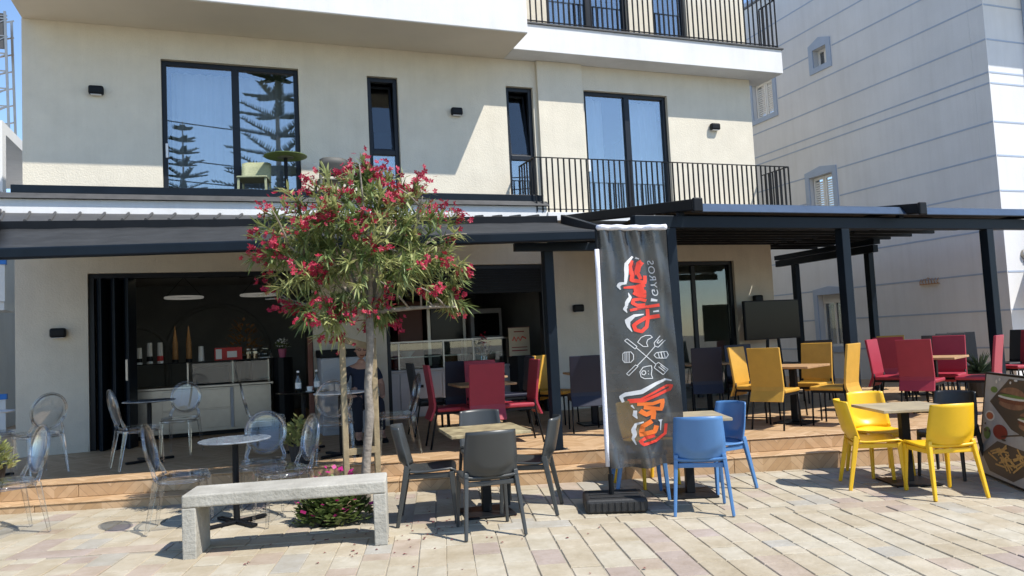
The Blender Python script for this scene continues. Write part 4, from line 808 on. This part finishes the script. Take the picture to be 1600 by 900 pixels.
def blossom(p):
    for _ in range(rr.randint(10, 19)):
        c = p + Vector((rr.gauss(0, .05), rr.gauss(0, .05), rr.gauss(0, .042))); nrm = Vector((rr.gauss(0, .7), rr.gauss(-.5, .7), rr.gauss(.4, .6))).normalized(); a_ = nrm.cross(Vector((.3, .2, 1))).normalized(); b_ = nrm.cross(a_); r_ = rr.uniform(.018, .03)
        for k in range(5):
            t = k * 1.2566 + rr.random() * .2; d = a_ * math.cos(t) + b_ * math.sin(t); s = nrm.cross(d); petb.add([c, c + d * r_ * .7 + s * r_ * .42, c + d * r_ * 1.25 + nrm * r_ * .25, c + d * r_ * .7 - s * r_ * .42], [(0, 1, 2, 3)])
lobes = [((-.80, -.1, .16), .36), ((-.52, -.15, .38), .36), ((-.16, -.2, .62), .33), ((.22, -.1, .64), .30), ((.50, -.1, .42), .34), ((.74, -.1, .12), .33), ((.86, -.1, -.22), .30), ((1.0, -.1, -.50), .20), ((-.78, -.15, -.22), .32), ((-.62, -.2, -.50), .30), ((-.40, -.25, -.66), .20), ((-.30, -.35, .12), .40), ((.18, -.35, .18), .42), ((.42, -.3, -.12), .34), ((-.12, -.3, -.22), .36), ((.22, .1, -.58), .20), ((-.3, .4, .15), .40), ((.35, .45, .1), .40), ((.0, -.05, .86), .17), ((-1.0, -.05, .02), .20)]
nros = 0
for (lx, ly, lz), lr in lobes:
    lx *= .88 if lx > 0 else .83; lz *= .80 if lz > 0 else 1.0
    for _ in range(int(78 * lr)):
        d = Vector((rr.gauss(0, 1), rr.gauss(0, 1), rr.gauss(0, 1))).normalized(); p = cc + Vector((lx, ly, lz)) + d * lr * rr.uniform(.45, 1.0) * Vector((1, 1, .85)).length / 1.65
        out = (d * .7 + Vector((lx, ly, lz)).normalized() * .5 + Vector((0, 0, .35))).normalized(); tgt = paleb if rr.random() < .5 else leafb
        trunkless = p - out * .12
        for _k in range(rr.randint(13, 19)):
            dd = (out * rr.uniform(.35, 1.0) + Vector((rr.gauss(0, .55), rr.gauss(0, .55), rr.gauss(0, .5)))).normalized(); leafq(tgt, p + out * rr.uniform(-.10, .03), dd, rr.uniform(.11, .185), rr.uniform(.008, .013), rr.uniform(.0, .35))
        if rr.random() < .31 and d.dot(Vector((lx, ly - .3, lz))) > -.1: blossom(p + out * .09)
leafb.build('crown', 'leaf', tree); paleb.build('crown', 'leaf2', tree); petb.build('blossom', 'petal', tree)
for o in tree.children:
    if o.name.startswith(('crown', 'blossom')): o['kind'] = 'stuff'
# stakes
sk = thing('tree_stakes', 'weathered wooden stakes with a crosspiece propping the oleander', 'tree stake', (TX, TY, tz0))
MB().box(-.228, -.174, -.02, .035, -.1, 1.66).build('stake', 'stake', sk, bevel=.006); MB().box(.085, .14, .085, .14, -.1, 1.60).build('stake', 'stake', sk, bevel=.006); MB().bar((-.2, .065, 1.60), (.12, .115, 1.50), .035, .06).build('crosspiece', 'stake', sk); MB().bar((-.2, .065, .52), (.10, .10, .52), .03, .06).build('crosspiece', 'stake', sk)
# planting pit with flowers
pit = MB().prism([(PIT[0], PIT[2], 0), (PIT[1], PIT[2], 0), (PIT[1], PIT[3], 0), (PIT[0], PIT[3], 0)], (0, 0, -.04), (0, 0, -.008)).build('planting_bed', 'soil', pave); 
fb = thing('flower_bed', 'low green plants with magenta flowers at the foot of the oleander', 'plant', (.83, 6.98, gz(.83, 7.0)), -SA)
bush(fb, .32, .38, 1100, 'leaf', 31, .075, 0, 'foliage', .4, .75); bush(fb, .36, .44, 110, 'magenta', 32, .055, .08, 'flowers', .5, .75)
# fallen petals
pt = MB(); r3 = random.Random(9)
for _ in range(95):
    x, y = r3.gauss(1.35, .55), r3.gauss(6.2, .55)
    if uv(x, y)[1] > 8.0: continue
    z = gz(x, y) + .004; a = r3.random() * 6.28; s = r3.uniform(.008, .018); pt.add([(x + s * math.cos(a + k * 1.5708), y + s * math.sin(a + k * 1.5708) * .7, z + (.006 if k % 2 else .0)) for k in range(4)], [(0, 1, 2, 3)])
tag(pt.build('fallen_petals', mat('dry_petal', (.16, .03, .03), .8)), 'dark red fallen petals scattered on the paving below the oleander', 'petals', kind='stuff')
# potted plants on the terrace
for k, (x, y, s, lab) in enumerate(((-2.30, 9.25, 41, 'bushy potted plant on the terrace at the left edge'), (.72, 8.85, 42, 'small potted plant with yellowish leaves behind the round table'))):
    o = thing('potted_plant', lab, 'plant', (x, y, TZ + .001)); MB().lathe([(.10, 0), (.14, .24), (.125, .24), (.10, .05)], 18).build('pot', 'pot', o); MB().lathe([(.12, .2), (.12, .21)], 16).build('soil', 'soil', o); bush(o, .21, .34, 420, 'leaf2', s, .07, .2, 'foliage', .32)
o = thing('spiky_plant', 'dark spiky potted plant beside the right pergola post', 'plant', (11.0, 8.75, TZ + .001)); MB().lathe([(.15, 0), (.2, .38), (.18, .38), (.15, .1)], 18).build('pot', 'pot', o); MB().lathe([(.18, .34), (.18, .35)], 16).build('soil', 'soil', o); b = MB(); r4 = random.Random(4)
for k in range(70):
    a = r4.random() * 6.283; e = r4.uniform(.2, 1.4); d = Vector((math.cos(a) * math.cos(e), math.sin(a) * math.cos(e), math.sin(e))); p = Vector((0, 0, .36)); s = d.cross(Vector((0, 0, 1))).normalized() * .014; L2 = r4.uniform(.3, .5); b.add([p - s, p + s, p + d * L2 * .6 + s * .8 - Vector((0, 0, .02)), p + d * L2 - Vector((0, 0, .1)), p + d * L2 * .6 - s * .8 - Vector((0, 0, .02))], [(0, 1, 2, 3, 4)])
b.build('leaves', 'palm', o)

# ================================================================== BANNER
bx, by = 3.18, 6.19; bz = gz(bx, by)
ban = thing('flag_banner', 'tall black banner with red script on a weighted rubber base', 'banner', (bx, by, bz), R(-30)); ban.rotation_euler = (0, 0, R(-22))
b = MB().box(-.27, .27, -.22, .22, .0, .125); b.build('weight_base', 'rubber', ban, bevel=.03, seg=3)
for k in range(9): MB().box(-.235 + k * .055, -.205 + k * .055, -.228, -.219, .02, .10).build('base_rib', 'rubber', ban, bevel=.004)
for k in range(3): MB().box(-.22, .22, -.15 + k * .14, -.12 + k * .14, .1255, .135).build('base_ridge', 'rubber', ban, bevel=.004)
MB().tube([(-.02, 0, .12), (-.02, 0, .30)], .024, 10).build('socket', 'black', ban); MB().tube([(-.02, 0, .30), (-.033, 0, .6), (-.025, 0, 2.52)], .012, 8).build('pole', 'black', ban)
def leanx(z): return -.035 + .012 * (z - .45) / 2.0                       # the pole leans slightly to the left going up
ZB, ZT, WB = .35, 2.50, .68
def cloth(s, z):
    """s 0..1 across, z height -> point in banner space"""
    wv = .02 * math.sin(s * 9 + z * 1.1) * (.4 + .6 * s) + .026 * math.sin(s * 26 + 1.2 * z + math.sin(z * 5)) * (max(0, z - 1.8) / .7) ** 1.3 + .012 * max(0, 1 - abs(abs(s - .55) * 1.3 - (z - .52)) / .05) * max(0, 1 - (z - ZB) / .7) + .010 * max(0, 1 - abs(s - .86 - .05 * math.sin(z * 4)) / .05) + .02 * math.sin(z * 3.1 + s * 2) * s + .006 * math.sin(z * 13 + s * 17) * s
    low = max(0, 1 - (z - ZB) / .3); wv += .045 * low * math.sin(s * 15 + 1 + 6 * z)
    return Vector((leanx(z) + .012 + WB * s * (1 - .10 * max(0, (z - .6) / 1.9)), wv, z + .02 * low * math.sin(s * 11) * s - .03 * s * (z - ZB) / 2))
b = MB(); nx, nz = 48, 90
for j in range(nz + 1):
    for i in range(nx + 1): b.v.append(tuple(cloth(i / nx, ZB + (ZT - ZB) * j / nz)))
b.f = [(j * (nx + 1) + i, j * (nx + 1) + i + 1, (j + 1) * (nx + 1) + i + 1, (j + 1) * (nx + 1) + i) for j in range(nz) for i in range(nx)]
clo = b.build('banner_cloth', 'banner', ban, smooth=True)
b = MB(); b.tube([(leanx(z) - .004, 0, z) for z in [ZB + .02 + (ZT - .2 - ZB) * k / 10 for k in range(11)]], .021, 8); b.build('pole_sleeve', 'sleeve', ban, smooth=True)
b = MB(); b.tube([cloth(s, ZT) + Vector((0, 0, .018)) for s in [k / 14 for k in range(15)]], .026, 8); b.build('top_sleeve', 'sleeve', ban, smooth=True)
# print: coordinates traced as (s,z) on the cloth; pixel helper for a 1600-wide view of the banner
def pz(px, py):                                     # photo pixel on the banner -> (s, z)
    t = (py - 352) / (728 - 352); z = ZT - t * (ZT - ZB); xl = 937 + t * (952 - 937); xr = 1031 + t * (1057 - 1031); return ((px - xl) / (xr - xl), z)
def ribbon(nm, pts, wd, mt, parent, off=-.004):
    """flat print stroke lying just off the cloth (towards the street)"""
    P = []
    for k in range(len(pts) - 1):
        for q in range(5):
            t = q / 5; P.append((pts[k][0] * (1 - t) + pts[k + 1][0] * t, pts[k][1] * (1 - t) + pts[k + 1][1] * t))
    P.append(pts[-1]); b = MB(); W = wd if isinstance(wd, (list, tuple)) else [wd, wd]
    for k, (x, y) in enumerate(P):
        a, c = P[max(0, k - 1)], P[min(len(P) - 1, k + 1)]; dx, dy = c[0] - a[0], c[1] - a[1]; l = math.hypot(dx, dy) or 1; t = k / (len(P) - 1); ww = (W[0] * (1 - t) + W[1] * t) if len(W) == 2 else (W[0] + (W[1] - W[0]) * min(1, t * 2) if t < .5 else W[1] + (W[2] - W[1]) * (t - .5) * 2)
        for sg in (-1, 1):
            s, z = pz(x - dy / l * ww / 2 * sg, y + dx / l * ww / 2 * sg); p = cloth(s, z); p.y += off; b.v.append(tuple(p))
    b.f = [(2 * k, 2 * k + 1, 2 * k + 3, 2 * k + 2) for k in range(len(P) - 1)]; return b.build(nm, mt, parent)
def Z1(l): return [(955 + x / 6.925, 390 + y / 6.925) for x, y in l]
def Z2(l): return [(965 + x / 10.0, 510 + y / 10.0) for x, y in l]
def Z3(l): return [(960 + x / 7.83, 585 + y / 7.83) for x, y in l]
for l, wd in (([(215, 35), (150, 120), (150, 230), (140, 330)], (3, 7, 4)), ([(150, 335), (90, 340), (70, 365), (92, 405)], (3, 6, 1.5)), ([(240, 50), (275, 65)], (3, 1)), ([(165, 440), (185, 490), (150, 550), (145, 590)], (1, 6, 4)), ([(145, 590), (130, 620), (152, 660)], (5, 5, 1)), ([(315, 680), (220, 695), (155, 750), (165, 810), (198, 870)], (1.5, 8, 1)), ([(385, 520), (445, 530)], (5, 3)), ([(405, 652), (458, 645)], (2, 3))): ribbon('white_shadow_stroke', Z1(l), wd, 'white_print', clo)
for l, wd in (([(465, 580), (330, 600), (180, 635)], (5, 4)), ([(465, 700), (330, 720), (250, 770), (215, 800), (230, 850), (290, 870), (340, 820), (355, 720), (350, 620)], (6, 5)), ([(330, 575), (250, 580), (205, 555), (215, 520), (280, 510), (340, 530)], (5, 5)), ([(340, 480), (270, 470), (215, 440)], (6, 5)), ([(340, 430), (260, 440), (230, 405), (320, 390)], (6, 6)), ([(330, 350), (240, 375), (120, 385)], (7, 3)), ([(330, 250), (330, 330), (255, 310), (200, 300), (215, 230), (260, 200), (270, 140), (300, 95)], (5, 8)), ([(210, 80), (190, 150), (200, 240)], (4, 6)), ([(300, 95), (270, 110), (250, 200), (290, 290)], (7, 5))): ribbon('red_script_stroke', Z1(l), wd, 'red_print', clo, -.006)
for l in ([(225, 110), (228, 280)], [(250, 620), (350, 610)]): ribbon('dark_script_line', Z1(l), (1.5, 1), 'maroon_print', clo, -.008)
wl_ = 1.05
for l in ([(80, 195), (115, 165), (250, 290), (225, 330), (80, 195)], [(245, 315), (380, 450), (510, 580)], [(250, 590), (380, 450), (505, 290)], [(105, 715), (225, 580), (262, 600), (135, 745), (105, 715)], [(510, 580), (545, 550), (672, 665), (610, 748), (487, 635), (510, 580)], [(545, 620), (630, 700)], [(570, 600), (650, 680)], [(575, 130), (490, 240), (500, 290), (545, 310), (645, 200)], [(560, 190), (530, 235), (548, 250), (610, 190)], [(260, 225), (310, 150), (370, 120), (440, 120), (468, 150), (400, 190), (385, 240), (405, 295), (340, 295), (290, 250), (260, 225)], [(55, 400), (80, 375), (165, 372), (200, 420), (200, 490), (165, 535), (80, 540), (55, 500), (55, 400)], [(85, 375), (85, 535)], [(110, 375), (110, 535)], [(140, 372), (140, 535)], [(485, 435), (520, 395), (660, 380), (680, 435), (650, 488), (520, 480), (485, 435)], [(540, 390), (560, 480)], [(580, 388), (600, 480)], [(620, 384), (640, 480)], [(450, 600), (400, 605), (330, 620), (285, 690), (300, 770), (350, 800), (465, 800), (445, 740), (455, 660), (450, 600)], [(310, 700), (325, 675), (360, 680), (368, 715), (345, 740), (315, 730), (310, 700)], [(398, 680), (408, 685)], [(400, 728), (412, 732)]): ribbon('line_icon', Z2(l), (wl_, wl_), 'white_print', clo)
for l, wd in (([(85, 320), (60, 255), (110, 225), (280, 200), (430, 110), (540, 55), (600, 70)], (4, 7, 1.5)), ([(170, 360), (200, 400)], (3, 1)), ([(210, 425), (205, 480), (232, 525)], (5, 6, 1)), ([(300, 568), (215, 595), (190, 660), (205, 720), (185, 770), (220, 840)], (2, 7, 1.5)), ([(480, 548), (485, 580), (482, 680)], (6, 2, .8))): ribbon('white_shadow_stroke', Z3(l), wd, 'white_print', clo)
for l, wd, mt in (([(130, 295), (270, 290), (420, 210), (560, 130), (600, 130), (580, 180), (440, 250), (300, 310), (150, 315)], (3, 5), 'red_print'), ([(230, 350), (400, 350), (510, 310), (490, 420), (300, 390)], (5, 6), 'orange_print'), ([(260, 430), (330, 480), (410, 440), (400, 540)], (7, 7), 'orange_print'), ([(390, 560), (290, 620), (270, 720), (420, 690), (440, 620)], (7, 7), 'orange_print'), ([(540, 600), (530, 720), (430, 810), (300, 840), (260, 800), (330, 760), (420, 740)], (4, 5), 'red_print')): ribbon('script_stroke', Z3(l), wd, mt, clo, -.006)
# GYROS, seen from the back of the cloth: letters mirrored, running upwards
fc = bpy.data.curves.new('gyros', 'FONT'); fc.body = 'GYROS'; fc.size = .105; fc.space_character = 1.15; fo = bpy.data.objects.new('gyros', fc); COL.objects.link(fo)
bpy.context.view_layer.update(); dg = bpy.context.evaluated_depsgraph_get(); gm = bpy.data.meshes.new_from_object(fo.evaluated_get(dg)); bpy.data.objects.remove(fo)
tx = [v.co.x for v in gm.vertices]; x0_, x1_ = min(tx), max(tx)
for v in gm.vertices:
    t = (v.co.x - x0_) / (x1_ - x0_); px = 1013 + 8.5 * (v.co.y / .075) - t * 7; py = 459 - t * 57; s, z = pz(px, py); p = cloth(s, z); v.co = (p.x, p.y - .004, p.z)
gm.materials.clear(); gm.materials.append(M['white_print']); go = bpy.data.objects.new('gyros_lettering', gm); COL.objects.link(go); go.parent = clo

# ================================================================== MENU BOARD (A-frame)
mb_ = thing('menu_board', 'leaning photo menu board with burgers and fries at the right edge', 'sign', (7.22, 5.66, gz(7.2, 5.6)), 0)
ex = Vector((-.50, -.866, 0)); nn = Vector((-.866, .50, 0))
def bp_(a, h, off=0.0): return ex * a + Vector((0, 0, h)) + nn * (off - .16 * h + .0)     # leaning leaf facing the street left
mprint = mat('menu_ground', (.36, .36, .35), .45, col2=(.28, .27, .25), vscale=6)
def leaf(o_, mtl, nm, f=1):
    P = [ex * a + Vector((0, 0, h)) + nn * (f * (.17 - .16 * h)) for a, h in ((0, .02), (1.3, .02), (1.3, 1.02), (0, 1.02))]; b = MB(); b.prism(P, nn * -.008, nn * .008); return b.build(nm, mtl, o_)
front = leaf(mb_, 'black', 'board'); leaf(mb_, 'roofsheet', 'rear_board', -1)
def pr_(a, h, off=.011): return ex * a * 1.53 + Vector((0, 0, h)) + nn * (.17 - .16 * h + off)
def patch(nm, poly, mt, off): b = MB(); b.add([pr_(a, h, off) for a, h in poly], [tuple(range(len(poly)))]); return b.build(nm, mt, front)
patch('print_ground', [(.02, .04), (.83, .04), (.83, 1.0), (.02, 1.0)], mprint, .0105)
def ell(cx_, cz_, rx, rz, n=18, a0=0, a1=6.2832): return [(cx_ + rx * math.cos(a0 + (a1 - a0) * k / n), cz_ + rz * math.sin(a0 + (a1 - a0) * k / n)) for k in range(n)]
dark = mat('print_dark', (.06, .045, .035), .5); fry = mat('print_fries', (.55, .33, .10), .5, var=.4, vscale=30); bun = mat('print_bun', (.30, .16, .09), .5, col2=(.14, .06, .04), vscale=9); grn = mat('print_green', (.10, .18, .04), .5); lightp = mat('print_pale', (.6, .57, .5), .5)
patch('dark_slate', [(.10, .74), (.34, .98), (.83, .98), (.83, .42), (.42, .52)], dark, .0115)
for cx_, cz_, k_ in ((.40, .80, 1.0), (.66, .62, .9)):
    patch('burger_print', ell(cx_, cz_ - .055 * k_, .17 * k_, .045 * k_), bun, .0122); patch('burger_print', ell(cx_, cz_ - .02 * k_, .185 * k_, .03 * k_), mat('print_meat', (.16, .05, .03), .5, var=.4, vscale=40), .0126); patch('burger_print', ell(cx_, cz_ + .008 * k_, .19 * k_, .02 * k_), lightp, .013); patch('burger_print', ell(cx_ + .01, cz_ + .022 * k_, .18 * k_, .014 * k_), grn, .0134); patch('burger_print', ell(cx_, cz_ + .03 * k_, .165 * k_, .075 * k_, 14, 0, 3.1416), bun, .0138)
patch('herb_print', ell(.15, .86, .05, .03), grn, .0125); patch('plate_print', ell(.12, .60, .07, .05), lightp, .0125); patch('dip_print', ell(.12, .60, .05, .035), mat('print_dip', (.35, .08, .03), .4), .013); patch('fork_print', [(.3, .44), (.55, .50), (.55, .485), (.3, .425)], dark, .0125)
patch('tray_print', [(.05, .22), (.25, .38), (.62, .36), (.72, .2), (.5, .06), (.18, .08)], dark, .0115); patch('sauce_print', ell(.28, .47, .10, .07), mat('print_sauce', (.22, .03, .02), .4), .0125); patch('leaf_print', ell(.1, .43, .05, .06), grn, .0125)
r5 = random.Random(2)
for k in range(26):
    a, h = r5.uniform(.2, .58), r5.uniform(.14, .32); t = r5.uniform(-.9, .9); dx, dz = .07 * math.cos(t), .07 * math.sin(t); patch('fry_print', [(a - dx - dz * .12, h - dz + dx * .12), (a + dx - dz * .12, h + dz + dx * .12), (a + dx + dz * .12, h + dz - dx * .12), (a - dx + dz * .12, h - dz - dx * .12)], fry, .0125 + k * .00012)
for k in range(14):
    a, h = r5.uniform(.05, .8), r5.uniform(.86, .98) if k < 7 else r5.uniform(.40, .56); patch('crumb_print', ell(a, h, .012 + .02 * r5.random(), .01 + .01 * r5.random(), 8), lightp if k < 7 else dark, .016)

# ================================================================== SEATED MAN
pm = thing('person', 'man in a dark navy T-shirt and glasses sitting in the shade behind the tree', 'person', (1.70, 10.62, TZ))
def skin_body(name, verts, edges, root, mt, parent):
    me = bpy.data.meshes.new(name); me.from_pydata([v[:3] for v in verts], edges, []); me.materials.append(M[mt]); o = bpy.data.objects.new(name, me); COL.objects.link(o); o.parent = parent
    md = o.modifiers.new('skin', 'SKIN'); md.use_smooth_shade = True
    for i, v in enumerate(verts): me.skin_vertices[0].data[i].radius = (v[3], v[4] if len(v) > 4 else v[3]); me.skin_vertices[0].data[i].use_root = (i == root)
    s = o.modifiers.new('sub', 'SUBSURF'); s.levels = 2; s.render_levels = 2; return o
V = [(0, 0, .54, .15, .12), (0, .02, .70, .145, .105), (0, .02, .86, .16, .11), (0, .03, .97, .12, .085), (0, .015, 1.05, .052, .055), (0, .0, 1.10, .05, .055),
     (-.19, .03, .95, .062, .06), (-.27, .0, .72, .048, .048), (-.20, -.22, .60, .036, .036), (-.12, -.30, .60, .028, .034), (.19, .03, .95, .062, .06), (.27, .0, .72, .048, .048), (.24, -.2, .58, .036, .036), (.2, -.29, .57, .028, .034),
     (-.10, -.05, .53, .095, .09), (-.14, -.42, .52, .066, .066), (-.14, -.44, .10, .046, .05), (-.15, -.56, .045, .035, .035), (.10, -.05, .53, .095, .09), (.15, -.42, .52, .066, .066), (.17, -.40, .10, .046, .05), (.18, -.53, .045, .035, .035)]
E_ = [(0, 1), (1, 2), (2, 3), (3, 4), (4, 5), (3, 6), (6, 7), (7, 8), (8, 9), (3, 10), (10, 11), (11, 12), (12, 13), (0, 14), (14, 15), (15, 16), (16, 17), (0, 18), (18, 19), (19, 20), (20, 21)]
body = skin_body('body', V, E_, 0, 'skin', pm)
# clothes follow the body as slightly larger shells
shv = [(0, 0, .56, .165, .13), (0, .02, .70, .158, .118), (0, .02, .86, .172, .122), (0, .03, .965, .128, .095), (0, .02, 1.02, .066, .066), (-.19, .03, .95, .075, .072), (-.255, .01, .77, .062, .062), (.19, .03, .95, .075, .072), (.255, .01, .77, .062, .062)]
skin_body('shirt', shv, [(0, 1), (1, 2), (2, 3), (3, 4), (3, 5), (5, 6), (3, 7), (7, 8)], 0, 'shirt', pm)
trv = [(0, 0, .56, .16, .13), (-.10, -.05, .53, .108, .1), (-.14, -.42, .52, .08, .078), (-.14, -.44, .12, .062, .064), (.10, -.05, .53, .108, .1), (.15, -.42, .52, .08, .078), (.17, -.40, .12, .062, .064)]
skin_body('trousers', trv, [(0, 1), (1, 2), (2, 3), (0, 4), (4, 5), (5, 6)], 0, 'trousers', pm)
for s, y in ((-.15, -.5), (.18, -.47)): MB().add([(s - .045, y + .09, 0), (s + .045, y + .09, 0), (s + .05, y - .14, 0), (s - .05, y - .14, 0), (s - .04, y + .08, .09), (s + .04, y + .08, .09), (s + .04, y - .13, .04), (s - .04, y - .13, .04)], [(0, 1, 2, 3), (4, 7, 6, 5), (0, 4, 5, 1), (1, 5, 6, 2), (2, 6, 7, 3), (3, 7, 4, 0)]).build('shoe', 'black', pm, bevel=.015)
b = MB(); na, nb_ = 20, 14                                       # head: shaped ovoid with nose, brow, jaw
for j in range(nb_ + 1):
    ph = -math.pi / 2 + math.pi * j / nb_
    for k in range(na):
        th = 2 * math.pi * k / na; x = .076 * math.cos(ph) * math.cos(th); y = .096 * math.cos(ph) * math.sin(th); z = .118 * math.sin(ph)
        if z < 0: x *= 1 + z * 1.6; y *= 1 + z * 1.0
        fr_ = max(0, -y / .096)
        if abs(x) < .018 and -.035 < z < .02: y -= .020 * fr_ * (1 - abs(x) / .018)
        if abs(x) < .05 and abs(z + .005) < .02: y += .004 * fr_
        b.v.append((x, y - .015, 1.215 + z))
b.f = [(j * na + k, j * na + (k + 1) % na, (j + 1) * na + (k + 1) % na, (j + 1) * na + k) for j in range(nb_) for k in range(na)]
hd = b.build('head', 'skin', pm, smooth=True)
for s in (-1, 1): MB().lathe([(.0, -.012), (.018, -.008), (.02, .006), (.004, .012)], 10, (s * .076, 0, 1.205)).build('ear', 'skin', hd, smooth=True); MB().tube([(s * .012, -.108, 1.222), (s * .03, -.112, 1.236), (s * .052, -.104, 1.232), (s * .054, -.1, 1.212), (s * .03, -.11, 1.206), (s * .012, -.108, 1.222)], .004, 5).build('glasses_rim', 'black', hd); MB().tube([(s * .054, -.1, 1.228), (s * .077, -.02, 1.226)], .003, 5).build('glasses_arm', 'black', hd)
b = MB(); pts = [(x, -.101 + abs(x) * .25, 1.150 - .012 * (1 - (x / .03) ** 2)) for x in (-.03, -.015, 0, .015, .03)]; b.tube(pts, .006, 5); b.build('mouth', 'wood_dark', hd)
b = MB()
for j in range(6):
    for k in range(na):
        ph = .55 + (math.pi / 2 - .55) * j / 5; th = 2 * math.pi * k / na; b.v.append((.080 * math.cos(ph) * math.cos(th), .1 * math.cos(ph) * math.sin(th) - .010, 1.215 + .121 * math.sin(ph)))
b.f = [(j * na + k, j * na + (k + 1) % na, (j + 1) * na + (k + 1) % na, (j + 1) * na + k) for j in range(5) for k in range(na)]
b.build('hair', 'hair', hd, smooth=True)

# ================================================================== BEHIND THE CAMERA (seen mirrored in the glass)
def pine(x, y, h, sc_, label):
    t = thing('norfolk_pine', label, 'tree', (x, y, 0)); MB().tube([(0, 0, -.2), (0, 0, h * .5), (0, 0, h)], [.22 * sc_, .13 * sc_, .02], 8).build('trunk', 'bark', t, smooth=True); b = MB(); r6 = random.Random(int(h * 10))
    z = h * .25
    while z < h - .2:
        L3 = (1 - (z / h)) * h * .30 + .25
        for k in range(6):
            a = k * 1.0472 + r6.random() * .6; d = Vector((math.cos(a), math.sin(a), .12)); e = Vector((0, 0, z)); pts = [e + d * L3 * q / 5 + Vector((0, 0, .10 * L3 * (q / 5) ** 2)) for q in range(6)]; b.tube(pts, [.03, .028, .025, .02, .015, .01], 4)
            for q in range(1, 6):
                for s in (-1, 1):
                    for w_ in range(3):
                        p = e + d * L3 * (q - w_ * .3) / 5 + Vector((0, 0, .08 * L3 * (q / 5) ** 2)); f_ = (d * .55 + d.cross(Vector((0, 0, 1))) * s * .8 + Vector((0, 0, .35))).normalized(); ln = .34 * sc_ * (1.15 - q / 9); b.bar(p, p + f_ * ln, .06 * sc_, .06 * sc_, .02, .02)
        z += .75 * sc_ + .1
    b.build('crown', 'pine', t)
pine(2.25, -9.7, 16.5, 1.0, 'tall norfolk pine mirrored in the right pane of the upper sliding door'); pine(-1.62, -9.7, 11.4, .55, 'small norfolk pine mirrored in the left pane of the upper sliding door')
for k, (z0, z1) in enumerate(((11.9, 10.6), (10.4, 9.1), (9.4, 8.6))):
    b = MB(); b.tube([(-9 + 24 * q / 16, -7.5, z0 + (z1 - z0) * q / 16 - .9 * (1 - ((q - 8) / 8) ** 2)) for q in range(17)], .025, 5); o = tag(b.build('power_line', 'black'), ('highest', 'middle', 'lowest')[k] + ' of the overhead wires mirrored in the upper glass doors', 'wire')
for k, x in enumerate((-9, 15)):
    o = thing('utility_pole', 'utility pole carrying the wires at the ' + ('left', 'right') [k] + ' end behind the viewer', 'pole', (x, -7.5, -.1)); MB().tube([(0, 0, 0), (0, 0, 12.3)], [.16, .1], 10).build('shaft', 'stake', o); MB().bar((-.05, -.6, 11.6), (-.05, .6, 11.6), .1).build('crossarm', 'stake', o)
